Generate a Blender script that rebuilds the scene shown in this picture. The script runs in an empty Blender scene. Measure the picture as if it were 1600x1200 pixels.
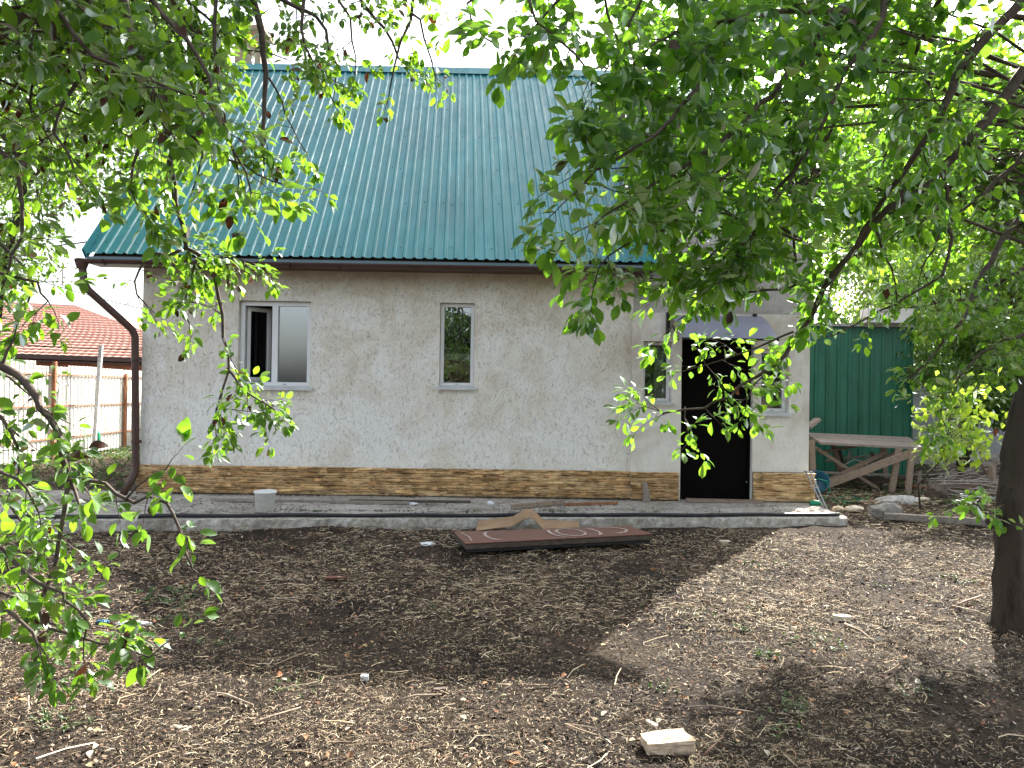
import bpy, bmesh, math, random
import numpy as np
from mathutils import Vector, Matrix
random.seed(7)
RNG = np.random.default_rng(7)
SC = bpy.context.scene
COL = SC.collection

# ------------------------------------------------------------------ camera, sky, sun, exposure
CAM = Vector((0.0, 0.0, 1.5)); YAW, PITCH, ROLL, F = 0.010, 0.0083, 0.015, 1200.0
fw = Vector((math.sin(YAW) * math.cos(PITCH), math.cos(YAW) * math.cos(PITCH), math.sin(PITCH)))
r0 = fw.cross(Vector((0, 0, 1))).normalized(); u0 = r0.cross(fw).normalized()
rt = r0 * math.cos(ROLL) + u0 * math.sin(ROLL); up = u0 * math.cos(ROLL) - r0 * math.sin(ROLL)
cam = bpy.data.cameras.new('camera'); camo = bpy.data.objects.new('camera', cam); COL.objects.link(camo)
cam.sensor_width = 36; cam.lens = 36 * F / 1600; cam.clip_end = 2000; cam.clip_start = 0.05
camo.matrix_world = Matrix(((rt.x, up.x, -fw.x, CAM.x), (rt.y, up.y, -fw.y, CAM.y), (rt.z, up.z, -fw.z, CAM.z), (0, 0, 0, 1)))
SC.camera = camo

SUN_EL, SUN_AZ = math.radians(38.0), math.radians(32.0)      # azimuth from +Y towards +X
sund = Vector((math.sin(SUN_AZ) * math.cos(SUN_EL), math.cos(SUN_AZ) * math.cos(SUN_EL), math.sin(SUN_EL)))
w = bpy.data.worlds.new('World'); SC.world = w; w.use_nodes = True
nt = w.node_tree; nt.nodes.clear()
sky = nt.nodes.new('ShaderNodeTexSky'); sky.sky_type = 'NISHITA'; sky.sun_disc = False
sky.sun_elevation = SUN_EL; sky.sun_rotation = SUN_AZ; sky.air_density = 1.0; sky.dust_density = 4.0; sky.ozone_density = 1.0
bg = nt.nodes.new('ShaderNodeBackground'); bg.inputs['Strength'].default_value = 0.135
out = nt.nodes.new('ShaderNodeOutputWorld')
hs = nt.nodes.new('ShaderNodeHueSaturation'); hs.inputs['Saturation'].default_value = 0.42   # thin white haze over the whole sky
nt.links.new(sky.outputs[0], hs.inputs['Color']); nt.links.new(hs.outputs[0], bg.inputs[0]); nt.links.new(bg.outputs[0], out.inputs[0])
sl = bpy.data.lights.new('sun', 'SUN'); sl.energy = 5.0; sl.angle = math.radians(0.5); sl.color = (1, 0.95, 0.86)
so = bpy.data.objects.new('sun', sl); COL.objects.link(so); so.rotation_euler = sund.to_track_quat('Z', 'Y').to_euler()
SC.view_settings.view_transform = 'Standard'; SC.view_settings.look = 'None'; SC.view_settings.gamma = 1
SC.view_settings.use_curve_mapping = False; SC.view_settings.exposure = 1.87
SC.cycles.max_bounces = 8; SC.cycles.transparent_max_bounces = 12; SC.cycles.diffuse_bounces = 4

# ------------------------------------------------------------------ measuring helpers
def ray(px, py): return fw + rt * ((px - 800) / F) + up * ((600 - py) / F)
def P(px, py, d): return CAM + ray(px, py) * d
def PY(px, py, Y):
    r = ray(px, py); return CAM + r * ((Y - CAM.y) / r.y)
def G(px, py, z=0.0):
    r = ray(px, py); return CAM + r * ((z - CAM.z) / r.z)
def proj(v):
    d = v - CAM; z = d.dot(fw)
    return (800 + F * d.dot(rt) / z, 600 - F * d.dot(up) / z, z) if z > 0.05 else (-9999, -9999, -1)

# ------------------------------------------------------------------ object helpers
def prop(o, label=None, cat=None, group=None, kind=None):
    for k, v in (('label', label), ('category', cat), ('group', group), ('kind', kind)):
        if v: o[k] = v
    return o
def thing(name, label, cat, loc=(0, 0, 0), group=None, rz=0):
    o = bpy.data.objects.new(name, None); COL.objects.link(o); o.location = loc; o.rotation_euler = (0, 0, rz)
    o.empty_display_size = 0.2
    return prop(o, label, cat, group)
def link(name, me, mat=None, parent=None, loc=None, rot=None, world=True):
    o = bpy.data.objects.new(name, me); COL.objects.link(o)
    if mat is not None and not me.materials: me.materials.append(mat)
    if parent is not None:
        o.parent = parent
        if world:
            bpy_mat = parent_world(parent); o.matrix_parent_inverse = bpy_mat.inverted()
    if loc is not None: o.location = loc
    if rot is not None: o.rotation_euler = rot
    return o
def parent_world(p):
    m = p.matrix_parent_inverse @ p.matrix_basis if p.parent else p.matrix_basis
    return (parent_world(p.parent) @ m) if p.parent else m
def mesh_np(name, V, Fc, smooth=False, mats=(), midx=None):
    """V (n,3), Fc (m,k) all faces the same size"""
    me = bpy.data.meshes.new(name); V = np.asarray(V, np.float32); Fc = np.asarray(Fc, np.int32)
    n, k = Fc.shape
    me.vertices.add(len(V)); me.vertices.foreach_set('co', V.ravel())
    me.loops.add(n * k); me.loops.foreach_set('vertex_index', Fc.ravel())
    me.polygons.add(n); me.polygons.foreach_set('loop_start', np.arange(n, dtype=np.int32) * k)
    try: me.polygons.foreach_set('loop_total', np.full(n, k, np.int32))
    except Exception: pass
    for m in mats: me.materials.append(m)
    if midx is not None: me.polygons.foreach_set('material_index', np.asarray(midx, np.int32))
    me.update(calc_edges=True)
    if smooth: me.polygons.foreach_set('use_smooth', np.ones(n, bool))
    return me
class MB:
    def __init__(s): s.v = []; s.f = []
    def add(s, vs, fs):
        b = len(s.v); s.v += [tuple(v) for v in vs]; s.f += [tuple(i + b for i in f) for f in fs]
        return s
    def box(s, x0, x1, y0, y1, z0, z1, jit=0.0):
        vs = [(x, y, z) for x in (x0, x1) for y in (y0, y1) for z in (z0, z1)]
        if jit: vs = [tuple(c + random.uniform(-jit, jit) for c in v) for v in vs]
        return s.add(vs, [(0, 1, 3, 2), (4, 6, 7, 5), (0, 4, 5, 1), (2, 3, 7, 6), (0, 2, 6, 4), (1, 5, 7, 3)])
    def bar(s, a, b, wd, ht, upv=(0, 0, 1), w2=None, h2=None):
        a = Vector(a); b = Vector(b); d = (b - a).normalized(); u = Vector(upv)
        sd = d.cross(u)
        if sd.length < 1e-3: sd = d.cross(Vector((1, 0, 0)))
        sd.normalize(); u = sd.cross(d).normalized()
        vs = []
        for p, ww, hh in ((a, wd, ht), (b, w2 or wd, h2 or ht)):
            for i, j in ((-1, -1), (1, -1), (1, 1), (-1, 1)): vs.append(p + sd * (ww / 2 * i) + u * (hh / 2 * j))
        return s.add(vs, [(0, 3, 2, 1), (4, 5, 6, 7), (0, 1, 5, 4), (1, 2, 6, 5), (2, 3, 7, 6), (3, 0, 4, 7)])
    def tube(s, pts, rad, n=8, cap=True):
        pts = [Vector(p) for p in pts]; rs = rad if isinstance(rad, (list, tuple)) else [rad] * len(pts)
        rings = []; prev = None
        for i, p in enumerate(pts):
            d = (pts[min(i + 1, len(pts) - 1)] - pts[max(i - 1, 0)]).normalized()
            if prev is None:
                a = Vector((0, 0, 1)) if abs(d.z) < 0.9 else Vector((1, 0, 0)); sx = d.cross(a).normalized()
            else: sx = (prev - d * prev.dot(d)).normalized()
            prev = sx; sy = d.cross(sx)
            rings.append([p + sx * (rs[i] * math.cos(2 * math.pi * k / n)) + sy * (rs[i] * math.sin(2 * math.pi * k / n)) for k in range(n)])
        vs = [v for r in rings for v in r]
        fs = [(i * n + k, i * n + (k + 1) % n, (i + 1) * n + (k + 1) % n, (i + 1) * n + k) for i in range(len(pts) - 1) for k in range(n)]
        if cap: fs += [tuple(range(n))[::-1], tuple((len(pts) - 1) * n + k for k in range(n))]
        return s.add(vs, fs)
    def lathe(s, prof, n=24, c=(0, 0, 0)):
        vs = [(c[0] + r * math.cos(2 * math.pi * k / n), c[1] + r * math.sin(2 * math.pi * k / n), c[2] + z) for r, z in prof for k in range(n)]
        fs = [(i * n + k, i * n + (k + 1) % n, (i + 1) * n + (k + 1) % n, (i + 1) * n + k) for i in range(len(prof) - 1) for k in range(n)]
        return s.add(vs, fs)
    def mesh(s, name, smooth=False):
        me = bpy.data.meshes.new(name); me.from_pydata(s.v, [], s.f); me.update()
        if smooth:
            for p in me.polygons: p.use_smooth = True
        return me
    def obj(s, name, mat, parent=None, smooth=False, bevel=0.0):
        me = s.mesh(name, smooth)
        if bevel:
            bm = bmesh.new(); bm.from_mesh(me)
            bmesh.ops.bevel(bm, geom=bm.edges[:], offset=bevel, segments=1, affect='EDGES', clamp_overlap=True)
            bm.to_mesh(me); bm.free()
        return link(name, me, mat, parent)

# ------------------------------------------------------------------ material helpers
def newmat(name):
    m = bpy.data.materials.new(name); m.use_nodes = True
    return m, m.node_tree, m.node_tree.nodes['Principled BSDF']
def N(t, typ, **kw):
    n = t.nodes.new('ShaderNode' + typ)
    for k, v in kw.items():
        if k in n.inputs: n.inputs[k].default_value = v
        else: setattr(n, k, v)
    return n
def ramp(t, fac, stops, interp='LINEAR'):
    r = t.nodes.new('ShaderNodeValToRGB'); r.color_ramp.interpolation = interp
    e = r.color_ramp.elements
    while len(e) < len(stops): e.new(0.5)
    for el, (p, c) in zip(e, stops): el.position = p; el.color = tuple(c) + (1,) if len(c) == 3 else c
    t.links.new(fac, r.inputs[0]); return r
def coords(t, scale=(1, 1, 1), kind='Object', rot=(0, 0, 0)):
    tc = t.nodes.new('ShaderNodeTexCoord'); mp = t.nodes.new('ShaderNodeMapping')
    mp.inputs['Scale'].default_value = scale; mp.inputs['Rotation'].default_value = rot
    if kind == 'World':
        g = t.nodes.new('ShaderNodeNewGeometry'); t.links.new(g.outputs['Position'], mp.inputs[0])
    else: t.links.new(tc.outputs[kind], mp.inputs[0])
    return mp.outputs[0]
def noise(t, vec, scale, detail=6, rough=0.6, dist=0.0):
    n = N(t, 'TexNoise', Scale=scale, Detail=detail, Roughness=rough, Distortion=dist); t.links.new(vec, n.inputs['Vector']); return n.outputs['Fac']
def mix(t, fac, a, b, mode='MIX'):
    m = t.nodes.new('ShaderNodeMix'); m.data_type = 'RGBA'; m.blend_type = mode
    for s, v in ((m.inputs[0], fac), (m.inputs[6], a), (m.inputs[7], b)):
        if isinstance(v, (float, int)): s.default_value = v
        elif isinstance(v, tuple): s.default_value = v + (1,) if len(v) == 3 else v
        else: t.links.new(v, s)
    return m.outputs[2]
def bump(t, bs, h, strength=0.5, dist=0.01):
    b = N(t, 'Bump', Strength=strength, Distance=dist); t.links.new(h, b.inputs['Height']); t.links.new(b.outputs[0], bs.inputs['Normal']); return b
def math_(t, op, a, b=None, clamp=False):
    m = t.nodes.new('ShaderNodeMath'); m.operation = op; m.use_clamp = clamp
    for i, v in enumerate((a, b)):
        if v is None: continue
        if isinstance(v, (int, float)): m.inputs[i].default_value = v
        else: t.links.new(v, m.inputs[i])
    return m.outputs[0]
def varmat(name, c1, c2, scale=8, rough=0.7, stretch=(1, 1, 1), bs=0.3, bd=0.005, bscale=None, metal=0.0, c3=None, objrand=0.0, spec=0.4, kind='World', island=False):
    m, t, b = newmat(name); v = coords(t, stretch, kind)
    n1 = noise(t, v, scale, 8, 0.65)
    st = [(0.3, c1), (0.7, c2)]
    if c3: st = [(0.28, c1), (0.5, c2), (0.72, c3)]
    col = ramp(t, n1, st).outputs[0]
    if objrand:
        oi = t.nodes.new('ShaderNodeObjectInfo'); src = oi.outputs['Random']
        if island:
            gi = t.nodes.new('ShaderNodeNewGeometry'); src = math_(t, 'FRACT', math_(t, 'ADD', src, gi.outputs['Random Per Island']))
        mr = t.nodes.new('ShaderNodeMapRange'); mr.inputs[3].default_value = 1 - objrand; mr.inputs[4].default_value = 1 + objrand
        t.links.new(src, mr.inputs[0])
        vm = t.nodes.new('ShaderNodeVectorMath'); vm.operation = 'SCALE'; t.links.new(col, vm.inputs[0]); t.links.new(mr.outputs[0], vm.inputs['Scale']); col = vm.outputs[0]
    t.links.new(col, b.inputs['Base Color'])
    b.inputs['Roughness'].default_value = rough; b.inputs['Metallic'].default_value = metal
    b.inputs['Specular IOR Level'].default_value = spec
    n2 = noise(t, v, bscale or scale * 5, 6, 0.7)
    bump(t, b, n2, bs, bd)
    return m

M = {}
# plaster in bark-beetle finish: vertical short grooves, dirt in the grooves, broad stains
def plaster(name, light, mid, dirt, groove=0.6, height_tone=0.5, bdist=0.006):
    m, t, b = newmat(name)
    v = coords(t, (1, 1, 0.5), 'World'); v2 = coords(t, (1, 1, 1), 'World')
    g = noise(t, v, 38, 4, 0.62, 1.6); gr = ramp(t, g, [(0.33, (0, 0, 0)), (0.44, (1, 1, 1)), (0.62, (1, 1, 1)), (0.72, (1.0, 1.0, 1.0))])
    fine = noise(t, v2, 110, 5, 0.7)
    big = noise(t, v2, 1.5, 8, 0.68, 0.7); vs = noise(t, coords(t, (1, 1, 0.12), 'World'), 5.5, 6, 0.7)
    sp = math_(t, 'ADD', math_(t, 'MULTIPLY', big, 0.80), math_(t, 'MULTIPLY', vs, 0.20))
    # plaster colour turns darker with height up the wall
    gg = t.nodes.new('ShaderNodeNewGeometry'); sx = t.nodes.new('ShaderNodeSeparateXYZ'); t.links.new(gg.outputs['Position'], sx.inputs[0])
    hh = N(t, 'MapRange'); hh.inputs[1].default_value = 1.0; hh.inputs[2].default_value = 3.1; hh.inputs[3].default_value = 0.12 * height_tone; hh.inputs[4].default_value = -0.20 * height_tone
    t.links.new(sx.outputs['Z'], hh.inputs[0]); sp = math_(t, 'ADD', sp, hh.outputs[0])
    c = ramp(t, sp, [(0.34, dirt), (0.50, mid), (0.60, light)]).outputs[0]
    patch = ramp(t, noise(t, v2, 3.2, 6, 0.7, 0.5), [(0.40, (0, 0, 0)), (0.58, (1, 1, 1))]).outputs[0]
    dirty_groove = mix(t, 1.0, c, (0.50, 0.46, 0.40), 'MULTIPLY')
    gf = math_(t, 'MULTIPLY', math_(t, 'SUBTRACT', 1.0, gr.outputs[0]), groove)
    gf = math_(t, 'MULTIPLY', gf, math_(t, 'ADD', math_(t, 'MULTIPLY', patch, 0.75), 0.25), True)
    c = mix(t, gf, c, dirty_groove)
    wn = ramp(t, noise(t, v, 60, 4, 0.6, 1.0), [(0.60, (0, 0, 0)), (0.70, (1, 1, 1))]).outputs[0]
    c = mix(t, math_(t, 'MULTIPLY', wn, 0.35), c, tuple(min(1, x * 1.15) for x in light))
    t.links.new(c, b.inputs['Base Color']); b.inputs['Roughness'].default_value = 0.92; b.inputs['Specular IOR Level'].default_value = 0.2
    h = math_(t, 'ADD', gr.outputs[0], math_(t, 'MULTIPLY', fine, 0.5))
    h = math_(t, 'ADD', h, math_(t, 'MULTIPLY', wn, 0.5))
    bump(t, b, h, 0.9, bdist)
    return m
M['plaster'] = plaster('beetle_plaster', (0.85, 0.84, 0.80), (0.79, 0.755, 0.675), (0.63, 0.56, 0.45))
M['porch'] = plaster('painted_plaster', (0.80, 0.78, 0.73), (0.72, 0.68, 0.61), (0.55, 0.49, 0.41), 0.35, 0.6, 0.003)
M['grey_wall'] = plaster('raw_grey_render', (0.48, 0.46, 0.43), (0.40, 0.38, 0.35), (0.30, 0.28, 0.25), 0.4, 0.2, 0.004)
M['teal'] = varmat('teal_painted_steel', (0.022, 0.185, 0.205), (0.034, 0.245, 0.26), 1.1, 0.38, bs=0.03, spec=0.5, objrand=0.05)
M['fascia'] = varmat('blue_grey_steel', (0.10, 0.16, 0.19), (0.14, 0.20, 0.22), 3, 0.45, bs=0.03)
M['brown'] = varmat('brown_gutter', (0.055, 0.026, 0.020), (0.085, 0.045, 0.036), 3, 0.4, bs=0.03)
M['pvc'] = varmat('white_pvc', (0.72, 0.73, 0.74), (0.80, 0.81, 0.82), 2, 0.35, bs=0.02)
M['sill'] = varmat('dirty_white_metal', (0.45, 0.46, 0.46), (0.66, 0.67, 0.66), 6, 0.45, bs=0.05)
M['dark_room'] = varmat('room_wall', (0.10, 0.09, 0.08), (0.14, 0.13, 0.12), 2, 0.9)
M['board'] = varmat('varnished_board', (0.50, 0.28, 0.15), (0.66, 0.42, 0.25), 4, 0.5, (1, 1, 8))
M['black_door'] = varmat('black_door', (0.003, 0.003, 0.003), (0.005, 0.004, 0.004), 3, 0.5, bs=0.05, spec=0.04)
M['black'] = varmat('black_metal', (0.012, 0.012, 0.014), (0.02, 0.02, 0.022), 4, 0.4)
M['old_wood'] = varmat('weathered_wood', (0.10, 0.07, 0.052), (0.30, 0.23, 0.175), 7, 0.85, (6, 1, 6), 0.6, 0.004, 40, kind='Object', c3=(0.30, 0.235, 0.18))
M['grey_wood'] = varmat('grey_wood', (0.16, 0.13, 0.11), (0.36, 0.31, 0.27), 9, 0.85, (1, 5, 5), 0.6, 0.004, 40, kind='Object')
M['dark_wood'] = varmat('dark_rotten_wood', (0.05, 0.035, 0.028), (0.13, 0.10, 0.08), 9, 0.85, (1, 4, 4), 0.6, 0.005, 30)
M['rust'] = varmat('rusty_steel', (0.22, 0.085, 0.04), (0.36, 0.17, 0.09), 8, 0.8, bs=0.3)
M['fence'] = varmat('cream_steel', (0.78, 0.78, 0.73), (0.86, 0.86, 0.82), 2, 0.5, bs=0.03)
M['green_steel'] = varmat('dark_green_steel', (0.012, 0.12, 0.07), (0.018, 0.155, 0.092), 2.5, 0.4, bs=0.03)
M['white'] = varmat('white_paint', (0.55, 0.55, 0.52), (0.74, 0.73, 0.70), 6, 0.6)
M['orange_wall'] = varmat('orange_brick_wall', (0.42, 0.17, 0.10), (0.52, 0.23, 0.14), 3, 0.85)
M['grey_metal'] = varmat('grey_metal', (0.22, 0.22, 0.23), (0.42, 0.42, 0.43), 12, 0.5, bs=0.1)
M['rubber'] = varmat('black_rubber', (0.012, 0.013, 0.016), (0.028, 0.03, 0.035), 10, 0.5, bs=0.1)
M['bucket'] = varmat('white_plastic', (0.78, 0.78, 0.76), (0.86, 0.86, 0.84), 5, 0.45, bs=0.03)
M['bag'] = varmat('white_film', (0.65, 0.67, 0.70), (0.82, 0.83, 0.86), 14, 0.4, bs=0.3)
M['card'] = varmat('cardboard', (0.22, 0.13, 0.075), (0.36, 0.24, 0.14), 4, 0.8, bs=0.1)
M['redwood'] = varmat('red_lacquered_panel', (0.06, 0.018, 0.012), (0.19, 0.065, 0.042), 9, 0.33, (1, 6, 1), 0.15, 0.002)
M['chalk'] = varmat('worn_white_paint', (0.20, 0.12, 0.10), (0.50, 0.43, 0.39), 60, 0.8, bs=0.1)
M['brick'] = varmat('old_pale_brick', (0.34, 0.25, 0.17), (0.60, 0.47, 0.34), 22, 0.9, bs=0.9, bd=0.006, c3=(0.50, 0.40, 0.29))
M['rock'] = varmat('grey_rock', (0.16, 0.15, 0.13), (0.36, 0.34, 0.31), 9, 0.9, bs=0.8, bd=0.012)
M['chim'] = varmat('chimney_brick', (0.34, 0.22, 0.16), (0.46, 0.32, 0.24), 6, 0.9, bs=0.4)
M['concrete_far'] = varmat('concrete_panel', (0.27, 0.27, 0.28), (0.36, 0.36, 0.37), 4, 0.9, bs=0.3)
M['chip'] = varmat('pale_chip_wood', (0.50, 0.42, 0.32), (0.68, 0.60, 0.49), 12, 0.8)
M['blue'] = varmat('blue_plastic', (0.02, 0.09, 0.16), (0.03, 0.14, 0.22), 4, 0.4)
M['green_pl'] = varmat('green_plastic', (0.01, 0.20, 0.10), (0.02, 0.32, 0.17), 4, 0.4)
M['mortar'] = varmat('tile_glue', (0.10, 0.075, 0.05), (0.18, 0.14, 0.10), 12, 0.9, bs=0.4)
M['stone'] = varmat('ochre_ledge_stone', (0.52, 0.36, 0.20), (0.76, 0.58, 0.35), 6, 0.85, (1, 1, 1.2), 0.8, 0.004, 60, c3=(0.78, 0.61, 0.37), objrand=0.2, island=True)
def veins(m):
    t = m.node_tree; b = t.nodes['Principled BSDF']; src = b.inputs['Base Color'].links[0].from_socket
    v = ramp(t, noise(t, coords(t, (1, 1, 7.5), 'World'), 7, 5, 0.7, 0.9), [(0.38, (0.30, 0.22, 0.16)), (0.47, (0.95, 0.92, 0.88)), (0.62, (1.2, 1.18, 1.14))]).outputs[0]
    t.links.new(mix(t, 1.0, src, v, 'MULTIPLY'), b.inputs['Base Color'])
veins(M['stone'])
def streaks(m, lo=.82):
    t = m.node_tree; b = t.nodes['Principled BSDF']; src = b.inputs['Base Color'].links[0].from_socket
    v = ramp(t, noise(t, coords(t, (9, .5, .5), 'World'), 1.4, 8, 0.75, 0.3), [(0.38, (lo, lo * .97, lo * .93)), (0.60, (1.0, 1.0, 1.0)), (0.75, (1.25, 1.15, 1.12))]).outputs[0]
    t.links.new(mix(t, 1.0, src, v, 'MULTIPLY'), b.inputs['Base Color'])
    t.links.new(ramp(t, noise(t, coords(t, (3, 1, 1), 'World'), 2.5, 7, 0.7), [(0.35, (.28, .28, .28)), (0.65, (.52, .52, .52))]).outputs[0], b.inputs['Roughness'])
streaks(M['teal']); streaks(M['green_steel'], .7)
M['tile'] = varmat('orange_roof_steel', (0.60, 0.33, 0.26), (0.68, 0.40, 0.31), 3, 0.55, bs=0.05, objrand=0.05)

def concrete():
    m, t, b = newmat('worn_concrete'); v = coords(t, (1, 1, 1), 'World')
    c = ramp(t, noise(t, v, 2.2, 9, 0.68, 0.3), [(0.30, (0.28, 0.25, 0.21)), (0.48, (0.47, 0.44, 0.395)), (0.68, (0.64, 0.61, 0.57))]).outputs[0]
    d = ramp(t, noise(t, v, 17, 8, 0.75), [(0.42, (0.55, 0.50, 0.44)), (0.58, (1, 1, 1))]).outputs[0]
    c = mix(t, 0.8, c, d, 'MULTIPLY'); moss = ramp(t, noise(t, v, 4.5, 6, 0.7), [(0.60, (0, 0, 0)), (0.72, (1, 1, 1))]).outputs[0]
    c = mix(t, math_(t, 'MULTIPLY', moss, 0.4), c, (0.10, 0.11, 0.06))
    t.links.new(c, b.inputs['Base Color']); b.inputs['Roughness'].default_value = 0.92
    bump(t, b, math_(t, 'ADD', noise(t, v, 30, 8, 0.75), noise(t, v, 6, 5, 0.6)), 0.8, 0.015)
    return m
M['slab'] = concrete()
def soil():
    m, t, b = newmat('dark_soil'); v = coords(t, (1, 1, 1), 'World')
    c = ramp(t, noise(t, v, 1.3, 9, 0.68, 0.4), [(0.32, (0.018, 0.014, 0.012)), (0.50, (0.045, 0.033, 0.025)), (0.68, (0.10, 0.074, 0.053))]).outputs[0]
    d = ramp(t, noise(t, v, 42, 9, 0.8, 0.6), [(0.36, (0.30, 0.28, 0.26)), (0.52, (1, 1, 1)), (0.66, (2.1, 1.9, 1.6))]).outputs[0]
    c = mix(t, 1.0, c, d, 'MULTIPLY')
    ch = ramp(t, noise(t, coords(t, (1, 3.2, 1), 'World', (0, 0, 0.4)), 60, 6, 0.8, 1.5), [(0.60, (0, 0, 0)), (0.68, (1, 1, 1))]).outputs[0]
    c = mix(t, math_(t, 'MULTIPLY', ch, 0.6), c, (0.30, 0.225, 0.15))
    t.links.new(c, b.inputs['Base Color']); b.inputs['Roughness'].default_value = 0.95; b.inputs['Specular IOR Level'].default_value = 0.15
    h = math_(t, 'ADD', math_(t, 'MULTIPLY', noise(t, v, 22, 9, 0.8), 1.0), math_(t, 'MULTIPLY', noise(t, v, 90, 6, 0.8), 0.5))
    bump(t, b, h, 1.0, 0.03)
    return m
M['soil'] = soil()
def islandmat(name, stops, rough=0.85, trans=0.0):
    m, t, b = newmat(name); g = t.nodes.new('ShaderNodeNewGeometry')
    c = ramp(t, g.outputs['Random Per Island'], stops).outputs[0]
    n = noise(t, coords(t, (1, 1, 1), 'World'), 60, 4, 0.7)
    c = mix(t, 0.6, c, ramp(t, n, [(0.35, (0.55, 0.52, 0.5)), (0.65, (1.15, 1.12, 1.1))]).outputs[0], 'MULTIPLY')
    t.links.new(c, b.inputs['Base Color']); b.inputs['Roughness'].default_value = rough; b.inputs['Specular IOR Level'].default_value = 0.3
    return m
M['straw'] = islandmat('dry_straw', [(0.0, (0.025, 0.018, 0.014)), (0.34, (0.10, 0.068, 0.046)), (0.5, (0.27, 0.19, 0.12)), (0.64, (0.50, 0.385, 0.25)), (0.90, (0.66, 0.55, 0.385)), (1.0, (0.74, 0.66, 0.52))])
M['chips'] = islandmat('mulch_chips', [(0.0, (0.014, 0.012, 0.011)), (0.5, (0.042, 0.031, 0.025)), (0.78, (0.12, 0.082, 0.056)), (0.93, (0.34, 0.26, 0.18)), (0.97, (0.26, 0.09, 0.05)), (1.0, (0.42, 0.38, 0.33))])
M['litter_leaf'] = islandmat('dead_leaves', [(0.0, (0.22, 0.12, 0.06)), (0.3, (0.34, 0.16, 0.08)), (0.55, (0.42, 0.33, 0.18)), (0.8, (0.48, 0.44, 0.27)), (1.0, (0.50, 0.48, 0.42))])

def leafmat(name, stops, tcol, tr=0.5, rough=0.42, brown=0.05):
    m, t, b = newmat(name); g = t.nodes.new('ShaderNodeNewGeometry'); oi = t.nodes.new('ShaderNodeObjectInfo')
    r = math_(t, 'FRACT', math_(t, 'ADD', g.outputs['Random Per Island'], oi.outputs['Random']))
    c = ramp(t, r, stops).outputs[0]
    rr = math_(t, 'FRACT', math_(t, 'MULTIPLY', r, 37.3))
    isb = math_(t, 'LESS_THAN', rr, brown)
    sp = ramp(t, noise(t, coords(t, (1, 1, 1), 'World'), 45, 4, 0.7), [(0.62, (0, 0, 0)), (0.70, (1, 1, 1))]).outputs[0]
    bf = math_(t, 'MAXIMUM', isb, math_(t, 'MULTIPLY', sp, 0.5 if brown > 0.02 else 0.15))
    c = mix(t, bf, c, (0.07, 0.028, 0.014))
    tc = mix(t, 1.0, mix(t, math_(t, 'FRACT', math_(t, 'MULTIPLY', r, 13.7)), tcol, tuple(x * y for x, y in zip(tcol, (1.5, 1.2, 1.0)))), (1, 1, 1), 'MULTIPLY')
    tc = mix(t, bf, tc, (0.07, 0.022, 0.008))
    df = N(t, 'BsdfDiffuse'); tl = N(t, 'BsdfTranslucent'); gl = N(t, 'BsdfGlossy', Roughness=rough)
    gl.inputs['Color'].default_value = (0.9, 0.95, 1.0, 1)
    t.links.new(c, df.inputs[0]); t.links.new(tc, tl.inputs[0])
    mx = N(t, 'MixShader'); mx.inputs[0].default_value = tr
    t.links.new(df.outputs[0], mx.inputs[1]); t.links.new(tl.outputs[0], mx.inputs[2])
    fr = N(t, 'Fresnel', IOR=1.42); mx2 = N(t, 'MixShader'); t.links.new(math_(t, 'MULTIPLY', fr.outputs[0], 0.5), mx2.inputs[0])
    t.links.new(mx.outputs[0], mx2.inputs[1]); t.links.new(gl.outputs[0], mx2.inputs[2])
    t.links.new(mx2.outputs[0], t.nodes['Material Output'].inputs[0]); t.nodes.remove(b)
    return m
GREEN = [(0.0, (0.018, 0.050, 0.009)), (0.4, (0.034, 0.086, 0.014)), (0.75, (0.058, 0.13, 0.019)), (0.965, (0.075, 0.15, 0.025)), (1.0, (0.20, 0.19, 0.03))]
M['pear_leaf'] = leafmat('pear_leaf', GREEN, (0.23, 0.50, 0.03), 0.5, 0.5, 0.06)
M['plum_leaf'] = leafmat('plum_leaf', GREEN, (0.24, 0.56, 0.035), 0.5, 0.5, 0.004)
M['far_leaf'] = leafmat('far_leaf', [(0.0, (0.035, 0.085, 0.015)), (1.0, (0.10, 0.19, 0.035))], (0.36, 0.64, 0.06), 0.5, 0.55, 0.01)
M['dark_leaf'] = leafmat('dark_leaf', [(0.0, (0.012, 0.03, 0.008)), (1.0, (0.035, 0.07, 0.015))], (0.05, 0.11, 0.015), 0.35, 0.6, 0.0)
M['vine_leaf'] = leafmat('vine_leaf', [(0.0, (0.10, 0.20, 0.03)), (1.0, (0.24, 0.30, 0.04))], (0.44, 0.72, 0.06), 0.55, 0.5, 0.03)
M['weed'] = leafmat('weed_leaf', [(0.0, (0.035, 0.07, 0.015)), (1.0, (0.09, 0.14, 0.04))], (0.12, 0.22, 0.03), 0.35, 0.5, 0.02)
M['bark'] = varmat('dark_bark', (0.008, 0.006, 0.005), (0.060, 0.044, 0.033), 13, 0.9, (1, 1, 0.28), 1.0, 0.03, 22, c3=(0.05, 0.042, 0.028))
M['twig'] = varmat('twig_bark', (0.045, 0.032, 0.026), (0.13, 0.095, 0.075), 30, 0.8, bs=0.5, bd=0.003)
M['twig_red'] = varmat('young_twig', (0.14, 0.075, 0.045), (0.25, 0.15, 0.10), 30, 0.7, bs=0.3, bd=0.002)
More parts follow.
